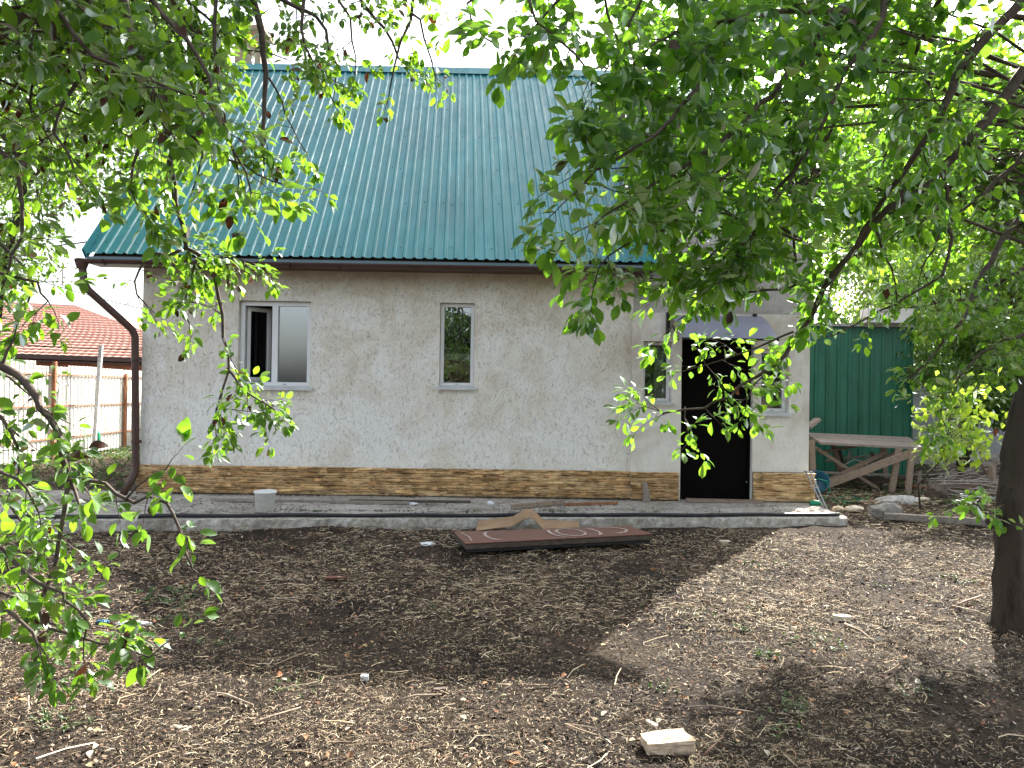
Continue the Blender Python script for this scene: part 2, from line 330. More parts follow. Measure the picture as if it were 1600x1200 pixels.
def glassmat():
    m, t, b = newmat('window_glass')
    gl = N(t, 'BsdfGlossy', Roughness=0.0); tr = N(t, 'BsdfTransparent'); tr.inputs[0].default_value = (0.86, 0.9, 0.88, 1)
    gl.inputs['Color'].default_value = (0.95, 0.97, 1, 1)
    v = coords(t, (1, 1, 1), 'World'); bp = N(t, 'Bump', Strength=0.02, Distance=0.02); t.links.new(noise(t, v, 2.5, 1, 0.4), bp.inputs['Height']); t.links.new(bp.outputs[0], gl.inputs['Normal'])
    fr = N(t, 'Fresnel', IOR=2.3); mx = N(t, 'MixShader'); t.links.new(fr.outputs[0], mx.inputs[0]); t.links.new(tr.outputs[0], mx.inputs[1]); t.links.new(gl.outputs[0], mx.inputs[2])
    t.links.new(mx.outputs[0], t.nodes['Material Output'].inputs[0]); t.nodes.remove(b); return m
M['glass'] = glassmat()

# ------------------------------------------------------------------ ground
YW = 9.9                                                     # front wall plane
SLZ = 0.12                                                   # slab height
def hnoise(x, y):
    return (0.020 * np.sin(1.3 * x + 0.7) * np.cos(1.1 * y) + 0.012 * np.sin(3.1 * x + 1.7 * y) + 0.008 * np.sin(7.3 * x - 2.1 * y + 1) * np.cos(6.1 * y + 3 * x)
            + 0.005 * np.sin(17 * x + 5 * y) * np.sin(15 * y - 4 * x))
def gz(x, y):
    f = np.clip((14.0 - np.asarray(y, float)) / 4.0, 0, 1); return hnoise(np.asarray(x, float), np.asarray(y, float)) * f
gx = np.concatenate([[-400, -150, -60, -30, -18], np.arange(-12, 12.01, 0.09), [18, 30, 60, 150, 400]])
gy = np.concatenate([[-300, -100, -40, -15, -6], np.arange(-2, 14.01, 0.09), [17, 22, 30, 60, 150, 400, 900]])
X, Y = np.meshgrid(gx, gy); Z = gz(X, Y) + np.where((np.abs(X) < 12) & (Y > -2) & (Y < 14), RNG.normal(0, 0.0045, X.shape), 0)
V = np.stack([X.ravel(), Y.ravel(), Z.ravel()], 1); nx_, ny_ = len(gx), len(gy)
ii, jj = np.meshgrid(np.arange(nx_ - 1), np.arange(ny_ - 1)); q = (jj * nx_ + ii).ravel()
me = mesh_np('ground', V, np.stack([q, q + 1, q + nx_ + 1, q + nx_], 1), True, [M['soil']])
prop(link('ground', me), kind='structure')

# concrete blind area (slab) in front of the house
k0 = G(-40, 813, SLZ); k1 = G(300, 810, SLZ); k2 = G(800, 809, SLZ); k3 = G(1325, 808, SLZ)
def kerb_y(x):
    pts = [(-14.0, k0.y - 0.1), (k0.x, k0.y), (k1.x, k1.y), (k2.x, k2.y), (k3.x, k3.y), (30, k3.y)]
    for (a, b), (c, d) in zip(pts, pts[1:]):
        if x <= c: return b + (d - b) * (x - a) / (c - a)
    return k3.y
xs = np.arange(-9.0, k3.x + 0.001, 0.05); xs[-1] = k3.x
rows = []
for x in xs:
    ky = kerb_y(x); e = random.uniform(-0.012, 0.012); e2 = random.uniform(-0.02, 0.02)
    back = YW + 0.1 if x < 3.9 else YW - 0.1
    rows.append([(x, ky + e - 0.02, -0.08), (x, ky + e2 * 0.8 - 0.01, 0.05), (x, ky + e, SLZ - 0.012 + random.uniform(-.006, .003)), (x, ky + 0.03, SLZ), (x, (ky + YW) / 2, SLZ + random.uniform(-.004, .004)), (x, back, SLZ), (x, back, -0.08)])
mb = MB(); k = len(rows[0]); vs = [v for r in rows for v in r]
mb.add(vs, [(i * k + j, (i + 1) * k + j, (i + 1) * k + j + 1, i * k + j + 1) for i in range(len(rows) - 1) for j in range(k - 1)] + [tuple(range((len(rows) - 1) * k, len(rows) * k))])
prop(mb.obj('pavement', M['slab']), kind='structure')
# broken paving pieces lying at the left of the house and along the slab
pav = bpy.data.objects['pavement']
def flat_piece(cx, cy, a, b, z0, h, rz, mat, name, parent):
    n = random.randint(5, 7); bm_ = MB(); rim = []
    for i in range(n):
        th = 2 * math.pi * i / n + random.uniform(-.2, .2); rr = random.uniform(.8, 1.05)
        x, y = a * rr * math.cos(th), b * rr * math.sin(th); rim.append((cx + x * math.cos(rz) - y * math.sin(rz), cy + x * math.sin(rz) + y * math.cos(rz)))
    bm_.add([(x, y, z0) for x, y in rim] + [(x * .99 + cx * .01, y * .99 + cy * .01, z0 + h) for x, y in rim], [tuple(range(n))[::-1], tuple(range(n, 2 * n))] + [(i, (i + 1) % n, n + (i + 1) % n, n + i) for i in range(n)])
    return bm_.obj(name, mat, parent)
for px, py, a, b in ((470, 788, .35, .10), (560, 797, .22, .07), (380, 800, .3, .08), (260, 790, .35, .13), (330, 783, .25, .09), (210, 797, .25, .08), (700, 800, .25, .06), (620, 792, .18, .06), (150, 790, .4, .12), (950, 795, .3, .06)):
    g = G(px, py, SLZ); flat_piece(g.x, g.y, a, b, SLZ - .01, random.uniform(.018, .03), random.uniform(-.15, .15), M['slab'], 'paving_slab', pav)

# ------------------------------------------------------------------ the house
HX0 = PY(221, 600, YW).x; HXR = PY(1262, 560, YW).x; HXM = PY(988, 600, YW).x
YE = 9.55                                                    # eave line
EZ = PY(515, 402, YE).z
pitch = math.radians(43.5)
Yt = YE                                                      # find the ridge: the slope point that shows at y=108
t_ = 0.0
while True:
    v = Vector((-2.0, YE + t_ * math.cos(pitch), EZ + t_ * math.sin(pitch)))
    if proj(v)[1] < 108: break
    t_ += 0.01
SLOPE = t_; RY = YE + SLOPE * math.cos(pitch); RZ = EZ + SLOPE * math.sin(pitch)
EXL = PY(135, 400, YE).x; SH = -0.045                        # roofing sheets lie slightly askew
EXR = PY(1017, 405, YW).x + 0.02
BY = 2 * RY - YW
house = thing('house', 'whitewashed house with teal steel roof, stone tile plinth and black door', 'house', (0, YW, 0))
# walls with openings
def wall(name, x0, x1, z0, z1, yf, th, holes, mat, parent, stepz=None):
    xs = sorted({x0, x1} | {h[0] for h in holes} | {h[1] for h in holes}); zs = sorted({z0, z1} | {h[2] for h in holes} | {h[3] for h in holes})
    inh = lambda x, z: any(h[0] < x < h[1] and h[2] < z < h[3] for h in holes)
    m_ = MB()
    solid = {(i, j): not inh((xs[i] + xs[i + 1]) / 2, (zs[j] + zs[j + 1]) / 2) for i in range(len(xs) - 1) for j in range(len(zs) - 1)}
    for (i, j), s in solid.items():
        if not s: continue
        a, b, c, d = xs[i], xs[i + 1], zs[j], zs[j + 1]; y0, y1 = yf, yf + th
        m_.add([(a, y0, c), (b, y0, c), (b, y0, d), (a, y0, d)], [(0, 1, 2, 3)]); m_.add([(a, y1, c), (b, y1, c), (b, y1, d), (a, y1, d)], [(3, 2, 1, 0)])
        for (di, dj, q4) in ((-1, 0, [(a, y0, c), (a, y0, d), (a, y1, d), (a, y1, c)]), (1, 0, [(b, y0, c), (b, y1, c), (b, y1, d), (b, y0, d)]),
                             (0, -1, [(a, y0, c), (a, y1, c), (b, y1, c), (b, y0, c)]), (0, 1, [(a, y0, d), (b, y0, d), (b, y1, d), (a, y1, d)])):
            if not solid.get((i + di, j + dj), False): m_.add(q4, [(0, 1, 2, 3)])
    return m_.obj(name, mat, parent)
def rect(px0, py0, px1, py1, Y=YW):
    pm, qm = (px0 + px1) / 2, (py0 + py1) / 2
    return (PY(px0, qm, Y).x, PY(px1, qm, Y).x, PY(pm, py1, Y).z, PY(pm, py0, Y).z)
W1 = rect(372, 470, 485, 604); W2 = rect(687, 473, 741, 604)
PF = YW - 0.07                                               # porch front plane
W3 = rect(1005, 533, 1050, 628, PF); W4 = rect(1187, 545, 1233, 645, PF); DR = rect(1064, 529, 1176, 783, PF); DR = (DR[0], DR[1], SLZ, DR[3])
TOPZ = EZ + 0.12
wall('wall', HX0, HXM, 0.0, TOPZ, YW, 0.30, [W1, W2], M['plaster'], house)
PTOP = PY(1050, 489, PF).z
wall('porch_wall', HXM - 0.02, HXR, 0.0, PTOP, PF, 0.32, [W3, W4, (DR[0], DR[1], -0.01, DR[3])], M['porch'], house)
BG = PY(1010, 165, YW - 0.25).z                               # gutter height of the tall part
UW = rect(1140, 262, 1205, 330); UW2 = rect(1052, 270, 1100, 345)
BX0 = EXR + 0.003
wall('upper_wall', HXM - 0.02, BX0, PTOP, TOPZ, YW + 0.012, 0.2, [], M['grey_wall'], house)
wall('upper_wall', BX0, HXR, PTOP, BG + 0.02, YW + 0.012, 0.25, [UW, UW2], M['grey_wall'], house)
MB().box(HXR - 0.25, HXR, YW + 0.27, YW + 4.6, 0, BG + 0.02).obj('side_wall', M['grey_wall'], house)
# left gable wall and back wall
g = MB(); x0, x1 = HX0, HX0 + 0.28
prof = [(YW + 0.303, 0), (BY, 0), (BY, TOPZ), (RY, RZ - 0.12), (YW + 0.303, TOPZ)]
n = len(prof); g.add([(x0, y, z) for y, z in prof] + [(x1, y, z) for y, z in prof], [tuple(range(n))[::-1], tuple(range(n, 2 * n))] + [(i, (i + 1) % n, n + (i + 1) % n, n + i) for i in range(n)])
g.obj('gable_wall', M['plaster'], house)
g = MB(); x0, x1 = EXR - 0.25, EXR
prof = [(YW + 0.30, TOPZ), (BY, TOPZ), (RY, RZ - 0.12)]
n = 3; g.add([(x0, y, z) for y, z in prof] + [(x1, y, z) for y, z in prof], [tuple(range(n))[::-1], tuple(range(n, 2 * n))] + [(i, (i + 1) % n, n + (i + 1) % n, n + i) for i in range(n)])
g.obj('gable_wall', M['grey_wall'], house)
MB().box(HX0 + 0.283, HXR - 0.253, BY - 0.3, BY, 0, TOPZ).obj('back_wall', M['plaster'], house)
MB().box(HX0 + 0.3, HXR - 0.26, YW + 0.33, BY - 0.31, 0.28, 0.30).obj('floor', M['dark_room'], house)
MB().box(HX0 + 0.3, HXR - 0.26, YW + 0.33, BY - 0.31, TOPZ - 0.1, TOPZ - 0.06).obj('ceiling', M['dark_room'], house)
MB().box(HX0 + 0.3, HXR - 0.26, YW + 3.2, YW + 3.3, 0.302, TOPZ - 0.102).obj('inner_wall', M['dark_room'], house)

# main roof of ribbed steel sheets
PITCHW = 0.128
prof = [(0.0, 0), (0.062, 0), (0.076, 0.019), (0.104, 0.019), (0.118, 0)]
nrm = Vector((0, -math.sin(pitch), math.cos(pitch)))
def ribbed(x0, x1, base, along, nr, length, shear=0.0, phase=0.0, edge=None, lift=0.0, step=None):
    """ribbed sheet between x0..x1; base(x) start point, along = unit vector up the slope"""
    xs = []; n0 = math.floor((x0 - phase) / PITCHW) - 1
    for i in range(n0, n0 + int((x1 - x0) / PITCHW) + 4):
        for a, h in prof:
            x = phase + i * PITCHW + a
            if x0 < x < x1: xs.append((x, h))
    xs = [(x0, 0)] + xs + [(x1, 0)]; m_ = MB(); vs = []
    for x, h in xs:
        for s in (0.0, length):
            p = Vector((x + shear * s, 0, 0)) + base + along * s + nr * (h + lift); vs.append(p)
    fs = [(2 * i, 2 * i + 2, 2 * i + 3, 2 * i + 1) for i in range(len(xs) - 1)]
    return m_.add(vs, fs)
al = Vector((0, math.cos(pitch), math.sin(pitch))); x = EXL; si = 0
roof = MB()
p0 = [(EXL + .05, YE + .05, EZ - .03), (EXR - .02, YE + .05, EZ - .03), (EXR - .02 + SH * SLOPE, RY, RZ - .08), (EXL + .05 + SH * SLOPE, RY, RZ - .08)]
p1 = [(EXL + .05 + SH * SLOPE, RY, RZ - .08), (EXR - .02 + SH * SLOPE, RY, RZ - .08), (EXR - .02, 2 * RY - YE, EZ - .03), (EXL + .05, 2 * RY - YE, EZ - .03)]
for p in (p0, p1): roof.add([Vector(v) for v in p] + [Vector(v) - Vector((0, 0, 0.06)) for v in p], [(0, 1, 2, 3), (7, 6, 5, 4), (0, 4, 5, 1), (1, 5, 6, 2), (2, 6, 7, 3), (3, 7, 4, 0)])
roof = roof.obj('roof', M['dark_wood'], house)
sheetw = PITCHW * 9
while x < EXR - 0.01:
    x2 = min(x + sheetw, EXR)
    ribbed(x, x2, Vector((0, YE, EZ)), al, nrm, SLOPE, SH, EXL, lift=0.001 * (si % 2)).obj('roof_sheet', M['teal'], roof)
    x = x2; si += 1
al2 = Vector((0, -math.cos(pitch), math.sin(pitch))); nr2 = Vector((0, math.sin(pitch), math.cos(pitch)))
b2 = ribbed(EXL, EXR, Vector((0, 2 * RY - YE, EZ)), al2, nr2, SLOPE, SH, EXL); b2.obj('rear_roof_sheet', M['teal'], roof)
c = MB(); xa, xb = EXL + SH * SLOPE - .05, HXR + 0.1
c.add([(x, RY + dy, RZ + dz) for x in (xa, xb) for dy, dz in ((-.19, -.135), (-.02, .045), (.02, .045), (.19, -.135))], [(0, 4, 5, 1), (1, 5, 6, 2), (2, 6, 7, 3)])
c.obj('ridge_cap', M['teal'], roof)
r = MB(); nb = Vector((0, -math.sin(pitch), math.cos(pitch)))
a = Vector((EXL - .01, YE - .02, EZ - .02)); b = a + al * (SLOPE) + Vector((SH * SLOPE, 0, 0)); r.bar(a + nb * .01, b + nb * .01, .03, .13, nb); r.obj('rake_trim', M['teal'], roof)
# screws of the sheets
s = MB()
for row in (0.25, 1.35, 2.35, 3.4, 4.4, 5.4):
    i = 0; x = EXL + 0.03
    while x < EXR - .05:
        if row < SLOPE - .1 and random.random() < .62:
            p = Vector((x + SH * row, YE, EZ)) + al * (row + random.uniform(-.03, .03)) + nrm * .004
            u_, v_ = Vector((1, 0, 0)) * .009, al * .009
            s.add([p - u_ - v_, p + u_ - v_, p + u_ + v_, p - u_ + v_, p + nrm * .008], [(0, 1, 4), (1, 2, 4), (2, 3, 4), (3, 0, 4)])
        x += PITCHW * (1 if random.random() < .4 else 2)
prop(s.obj('screws', M['black'], roof), kind='stuff')
# eave: soffit, fascia, gutter
MB().box(EXL, EXR, YE + .005, YE + .035, EZ - .10, EZ - .035).obj('fascia', M['fascia'], roof)
MB().box(EXL, EXR, YE + .037, YW - .002, EZ - .12, EZ - .10).obj('soffit', M['brown'], roof)
def gutter(x0, x1, yc, zc, parent, r=.05):
    m_ = MB(); n = 8; vs = []
    for x in (x0, x1):
        for rr in (r, r - .006):
            for k_ in range(n + 1):
                th = math.pi + math.pi * k_ / n; vs.append((x, yc + rr * math.cos(th), zc + rr * math.sin(th)))
    L = n + 1
    fs = [(k_, k_ + 1, 2 * L + k_ + 1, 2 * L + k_) for k_ in range(n)] + [(L + k_ + 1, L + k_, 3 * L + k_, 3 * L + k_ + 1) for k_ in range(n)]
    fs += [(0, 2 * L, 3 * L, L), (n, L + n, 3 * L + n, 2 * L + n)]
    m_.add(vs, fs)
    for x in (x0, x1): m_.add([(x, yc + r * math.cos(math.pi + math.pi * k_ / n), zc + r * math.sin(math.pi + math.pi * k_ / n)) for k_ in range(n + 1)], [tuple(range(n + 1))])
    go = m_.obj('gutter', M['brown'], parent)
    x = x0 + .35
    while x < x1:
        h = MB(); rr = r + .004; pts = [(x, yc + rr * math.cos(math.pi + math.pi * k_ / 6), zc + rr * math.sin(math.pi + math.pi * k_ / 6)) for k_ in range(7)]
        for p_, q_ in zip(pts, pts[1:]): h.bar(p_, q_, .03, .006, (1, 0, 0), .03, .006)
        h.obj('gutter_bracket', M['brown'], go); x += random.choice((.62, .75, .9))
    return go
GX0 = PY(119, 412, YE - .07).x; GZ = PY(520, 412, YE - .07).z
gutter(GX0, EXR + .02, YE - .07, GZ, roof)
# downpipe at the left corner
d0 = P(128, 412, 9.47); dp = [d0, PY(132, 448, 9.5), PY(211, 519, YW - .10), PY(212, 738, YW - .10), PY(190, 776, YW - .28)]
def elbows(pts, e=.05):
    o = [pts[0]]
    for a, b, c in zip(pts, pts[1:], pts[2:]): o += [b.lerp(a, min(.4, e / (b - a).length)), b.lerp(c, min(.4, e / (c - b).length))]
    return o + [pts[-1]]
dp = elbows(elbows(dp, .05), .012)
m_ = MB().tube(dp, .046, 12); m_.lathe([(.075, .06), (.075, 0), (.057, -.06)], 12, (dp[0].x, dp[0].y, dp[0].z))
m_.obj('downpipe', M['brown'], roof, True)
for py in (560, 690):
    p = PY(213, py, YW - .10); MB().lathe([(.057, -.02), (.063, -.02), (.063, .02), (.057, .02)], 12, (p.x, p.y, p.z)).obj('pipe_clamp', M['brown'], roof)
# chimney on the ridge
ch = MB(); cp = PY(395, 95, RY + .6)
cw = .28
chx = cp.x; ctop = PY(395, 48, RY + .6).z
chim = MB().box(chx - cw, chx + cw - .08, RY + .42, RY + .9, RZ - .9, ctop - .34).obj('chimney', M['chim'], roof)
for dx in (-1, 1):
    for dy in (-1, 1): MB().box(chx - .04 + dx * .2 - .02, chx - .04 + dx * .2 + .02, RY + .66 + dy * .2 - .02, RY + .66 + dy * .2 + .02, ctop - .337, ctop - .093).obj('cap_post', M['grey_metal'], chim)
MB().box(chx - cw - .08, chx + cw, RY + .34, RY + .98, ctop - .09, ctop).obj('chimney_cap', M['chim'], chim, bevel=.01)
# tall part: its own shallow roof, gutter, downpipe, cheek wall
bp_ = math.atan2(RZ - .14 - BG, RY - (YW - .28)); alb = Vector((0, math.cos(bp_), math.sin(bp_))); nb_ = Vector((0, -math.sin(bp_), math.cos(bp_)))
Lb = (RY - (YW - .28)) / math.cos(bp_)
st = MB(); st.add([(EXR - .0, YW + .27, TOPZ - 1), (EXR, RY, TOPZ - 1), (EXR, RY, RZ - .25), (EXR, YW + .27, BG)], [(0, 1, 2, 3)])
ck = MB(); x0, x1 = EXR + .004, EXR + .2
pr = [(YW + .266, TOPZ - .6), (RY, TOPZ - .6), (RY, RZ - .25), (YW + .266, BG + .0)]
n = 4; ck.add([(x0, y, z) for y, z in pr] + [(x1, y, z) for y, z in pr], [tuple(range(n))[::-1], tuple(range(n, 2 * n))] + [(i, (i + 1) % n, n + (i + 1) % n, n + i) for i in range(n)])
ck.obj('cheek_wall', M['grey_wall'], house)
broof = MB(); a0, a1 = EXR - .02, HXR + .25
p = [Vector((a0, YW - .25, BG + .06)), Vector((a1, YW - .25, BG + .06))]; p += [p[1] + alb * (Lb - .05), p[0] + alb * (Lb - .05)]
broof.add(p + [v - Vector((0, 0, .10)) for v in p], [(0, 1, 2, 3), (7, 6, 5, 4), (0, 4, 5, 1), (1, 5, 6, 2), (2, 6, 7, 3), (3, 7, 4, 0)])
broof = broof.obj('porch_roof', M['brown'], house)
ribbed(a0, a1, Vector((0, YW - .30, BG + .065)), alb, nb_, Lb, 0, a0).obj('roof_sheet', M['teal'], broof)
gl0 = PY(967, 163, YW - .34).x
gutter(gl0, a1, YW - .34, PY(990, 163, YW - .34).z, broof, .07)
q0 = PY(973, 170, YW - .34); MB().tube([q0, q0 - Vector((0, 0, .22)), Vector((EXR - .09, YW - .06, q0.z - .55)), Vector((EXR - .09, YW - .06, EZ + .28))], .045, 10).obj('downpipe', M['brown'], broof, True)
# plinth of ledge-stone tiles: each tile an object, eight shared meshes
plinth_bottom, TH, TW = SLZ + 0.012, 0.101, 0.375
def tile_mesh(w_, h_, seed):
    rr = random.Random(seed); m_ = MB(); nl = rr.choice((2, 3, 3)); nc = max(2, int(round(w_ / .042)))
    xs = [0] + sorted((i + rr.uniform(-.25, .25)) / nc * w_ for i in range(1, nc)) + [w_]
    zb = [[0.001] * (nc + 1)]; off = [rr.uniform(-.22, .22) for _ in range(nl + 1)]
    for j in range(1, nl):
        ph, k_ = rr.uniform(0, 6), rr.uniform(8, 22)
        zb.append([h_ * (j + off[j] + .20 * math.sin(k_ * x + ph) + rr.uniform(-.12, .12)) / nl for x in xs])
    zb.append([h_ - .001] * (nc + 1))
    for j in range(nl):
        t = rr.uniform(.012, .055); i = 0
        while i < nc:
            n_ = min(nc - i, rr.choice((1, 2, 3, 4, 5)));  t = min(.062, max(.006, t + rr.uniform(-.034, .034))); ln = rr.uniform(.15, .6)
            top, bot, ri, rb = [], [], [], []
            for k_ in range(i, i + n_ + 1):
                tt = t + rr.uniform(-.004, .004); zl, zh = zb[j][k_], zb[j + 1][k_]; zh = max(zh, zl + .004)
                top.append((xs[k_], -tt, zh - .0015)); bot.append((xs[k_], -tt * ln, zl + .006)); ri.append((xs[k_], 0, zh)); rb.append((xs[k_], 0, zl))
            m1 = n_ + 1; vs = rb + bot + top + ri
            fs = [(r_ * m1 + q_, r_ * m1 + q_ + 1, (r_ + 1) * m1 + q_ + 1, (r_ + 1) * m1 + q_) for r_ in range(3) for q_ in range(n_)]
            fs += [(0, m1, 2 * m1, 3 * m1), (m1 - 1, 4 * m1 - 1, 3 * m1 - 1, 2 * m1 - 1)]
            m_.add(vs, fs); i += n_
    return m_
plinth = thing_p = MB().box(HX0 - .02, HXM - .021, YW - .034, YW - .0015, 0.0, PY(500, 729, YW - .03).z - .006)
plinth = plinth.obj('plinth', M['mortar'], house)
MB().box(HXM - .021, DR[0] - .03, PF - .034, PF - .0015, 0, PY(1030, 737, PF).z - .006).obj('plinth', M['mortar'], house)
MB().box(DR[1] + .005, HXR + .06, PF - .034, PF - .0015, 0, PY(1220, 737, PF).z - .006).obj('plinth', M['mortar'], house)
TM = [tile_mesh(TW - .003, TH - .003, 100 + i).mesh('stone_tile') for i in range(12)]
for m__ in TM: m__.materials.append(M['stone'])
def lay(x0, x1, y, ztop, parent):
    rows_ = 5; z = plinth_bottom; th = (ztop - z) / rows_
    for r_ in range(rows_):
        x = x0 - random.uniform(0, TW * .8); first = True
        while x < x1 - .01:
            a = max(x, x0); b = min(x + TW, x1)
            if b - a > .03:
                mm = random.choice(TM) if b - a > TW - .002 else None
                if mm is None: mm = tile_mesh(b - a - .003, TH - .003, random.random()).mesh('stone_tile'); mm.materials.append(M['stone'])
                o = link('stone_tile', mm, None, parent, (a, y, z), None); o.scale = (1, 1, th / TH); 
            x += TW
        z += th
PZ = PY(500, 729, YW - .04).z
lay(HX0 - .02, HXM - .021, YW - .035, PZ, plinth)
pls = [o for o in COL.objects if o.name.startswith('plinth')]
lay(HXM - .021, DR[0] - .03, PF - .035, PY(1030, 737, PF).z, pls[1])
lay(DR[1] + .005, HXR + .07, PF - .035, PY(1220, 738, PF).z, pls[2])
# windows
def frame_ring(m_, x0, x1, z0, z1, y0, y1, w_):
    m_.box(x0, x1, y0, y1, z0, z0 + w_); m_.box(x0, x1, y0, y1, z1 - w_, z1); m_.box(x0, x0 + w_, y0, y1, z0 + w_, z1 - w_); m_.box(x1 - w_, x1, y0, y1, z0 + w_, z1 - w_); return m_
def window(R, yf, kind, mat_sill=True, fwid=.055, rec=.07):
    x0, x1, z0, z1 = R[0] + .004, R[1] - .004, R[2] + .004, R[3] - .004; ya, yb = yf + rec, yf + rec + .06
    wo = frame_ring(MB(), x0, x1, z0, z1, ya, yb, fwid).obj('window', M['pvc'], house, bevel=.003)
    if kind == 'double':
        xm = PY(426, 540, yf).x; MB().box(xm - .03, xm + .045, ya - .002, yb + .002, z0 + fwid + .001, z1 - fwid - .001).obj('mullion', M['pvc'], wo)
        MB().box(xm + .046, x1 - fwid - .001, ya + .03, ya + .036, z0 + fwid + .001, z1 - fwid - .001).obj('pane', M['glass'], wo)
        # inner sash standing ajar, hinged at its right edge against the mullion
        sw = xm - .035 - x0 - fwid; h0, h1 = z0 + fwid + .01, z1 - fwid - .01
        sm = frame_ring(MB(), 0, sw, h0, h1, 0, .05, .05); me_ = sm.mesh('sash')
        sa = link('sash', me_, M['pvc'], wo, (x0 + fwid + .01, yb + .01, 0), (0, 0, math.radians(48)))
        pm = MB().box(.05, sw - .05, .022, .028, h0 + .05, h1 - .05).mesh('pane'); pn = link('pane', pm, M['glass'], sa, world=False)
    else:
        MB().box(x0 + fwid + .001, x1 - fwid - .001, ya + .03, ya + .036, z0 + fwid + .001, z1 - fwid - .001).obj('pane', M['glass'], wo)
    if mat_sill:
        s_ = MB(); a, b = R[0] - .03, R[1] + .035; z = R[2]
        s_.add([(a, ya - .004, z + .014), (b, ya - .004, z + .014), (b, yf - .05, z - .012), (a, yf - .05, z - .012), (a, ya - .004, z + .004), (b, ya - .004, z + .004), (b, yf - .05, z - .045), (a, yf - .05, z - .045), ], [(0, 3, 2, 1), (3, 7, 6, 2), (0, 4, 7, 3), (1, 2, 6, 5), (4, 5, 6, 7)])
        s_.obj('sill', M['sill'], wo)
    MB().box((x0 + x1) / 2 + .12 * (kind == 'double') - .02, (x0 + x1) / 2 + .12 * (kind == 'double') + .02, ya - .006, ya - .001, z0 + .022, z0 + .032).obj('drain_cap', M['grey_metal'], wo)
    return wo
window(W1, YW, 'double'); w2 = window(W2, YW, 'single', fwid=.045)
w3 = window(W3, PF, 'single', fwid=.04, rec=.12); w4 = window(W4, PF, 'single', fwid=.05, rec=.09)
window(UW, YW + .012, 'single', False); window(UW2, YW + .012, 'single', False)
# drawn curtain in the porch window
cu = MB(); n = 24; cx0, cx1 = W3[0] + .19, W3[1] - .04; vs = []
for i in range(n + 1):
    x = cx0 + (cx1 - cx0) * i / n; y = PF + .24 + .012 * math.sin(i * 1.9); vs += [(x, y, W3[2]), (x, y, W3[3])]
cu.add(vs, [(2 * i, 2 * i + 2, 2 * i + 3, 2 * i + 1) for i in range(n)])
cu.obj('curtain', M['sill'], w3, True)
# door
dl = MB().box(DR[0] + .035, DR[1] - .035, PF + .10, PF + .16, SLZ + .02, DR[3] - .05).obj('door', M['black_door'], house, bevel=.004)
frame = MB(); frame.box(DR[0] + .002, DR[0] + .033, PF + .08, PF + .2, SLZ + .001, DR[3] - .002); frame.box(DR[1] - .033, DR[1] - .002, PF + .08, PF + .2, SLZ + .001, DR[3] - .002); frame.box(DR[0] + .034, DR[1] - .034, PF + .08, PF + .2, DR[3] - .048, DR[3] - .002); frame.obj('door_frame', M['black_door'], dl)
lk = PY(1167, 753, PF + .1); MB().tube([(lk.x, PF + .1, lk.z), (lk.x, PF + .088, lk.z)], .013, 10).obj('lock', M['grey_metal'], dl)
MB().box(DR[0] + .0, DR[1] - .0, PF - .006, PF + .05, DR[3] + .002, DR[3] + .04, .003).obj('lintel_board', M['card'], house)
tb = MB(); tb.box(DR[0] + .06, DR[1] + .1, PF - .17, PF - .04, SLZ + .003, SLZ + .035, .006); tb.obj('threshold', M['old_wood'], house)
# canopy with black brackets
yb_ = PY(1045, 492, PF).z; cxa, cxb = PY(1047, 500, PF).x, PY(1188, 500, PF).x
can = MB(); zf = P(1066, 528, 9.15).z; yfr = 9.15
N_ = 10; vs = []
for i in range(N_ + 1):
    f_ = i / N_; y = PF + (yfr - PF) * f_; z = yb_ + (zf - yb_) * (f_ ** 1.35)
    for x in (cxa, cxb): vs += [(x, y, z), (x, y, z - .008)]
fs = []
for i in range(N_): a = 4 * i; fs += [(a, a + 2, a + 6, a + 4), (a + 1, a + 5, a + 7, a + 3), (a, a + 4, a + 5, a + 1), (a + 2, a + 3, a + 7, a + 6)]
fs += [(0, 1, 3, 2), (4 * N_, 4 * N_ + 2, 4 * N_ + 3, 4 * N_ + 1)]
M['poly'] = varmat('grey_polycarbonate', (0.20, 0.20, 0.25), (0.27, 0.27, 0.33), 2, 0.3, bs=.02)
can = can.add(vs, fs).obj('canopy', M['poly'], house)
for x in (cxa + .0, cxb - .05):
    b_ = MB(); b_.box(x - .055, x - .008, PF - .05, PF - .001, yb_ - .27, yb_ + .03)
    b_.tube([(x - .03, PF - .03, yb_ - .22), (x - .03, PF - .30, yb_ - .16), (x - .03, yfr + .05, zf - .02)], .012, 8)
    b_.obj('bracket', M['black'], can, bevel=.004)
MB().bar((cxa, yfr, zf - .004), (cxb, yfr, zf - .004), .02, .025).obj('front_rail', M['black'], can)
# inner cupboard boards seen behind the narrow window
cb = thing('cupboard', 'varnished brown board with white rail behind the narrow window', 'cupboard', (W2[0], YW + .45, .3))
zz = PY(712, 560, YW + .35).z
MB().box(W2[0] - .1, W2[1] + .1, YW + .32, YW + .36, .302, zz - .03).obj('board', M['board'], cb)
MB().box(W2[0] - .1, W2[1] + .1, YW + .31, YW + .36, zz - .028, zz + .06).obj('rail', M['pvc'], cb)

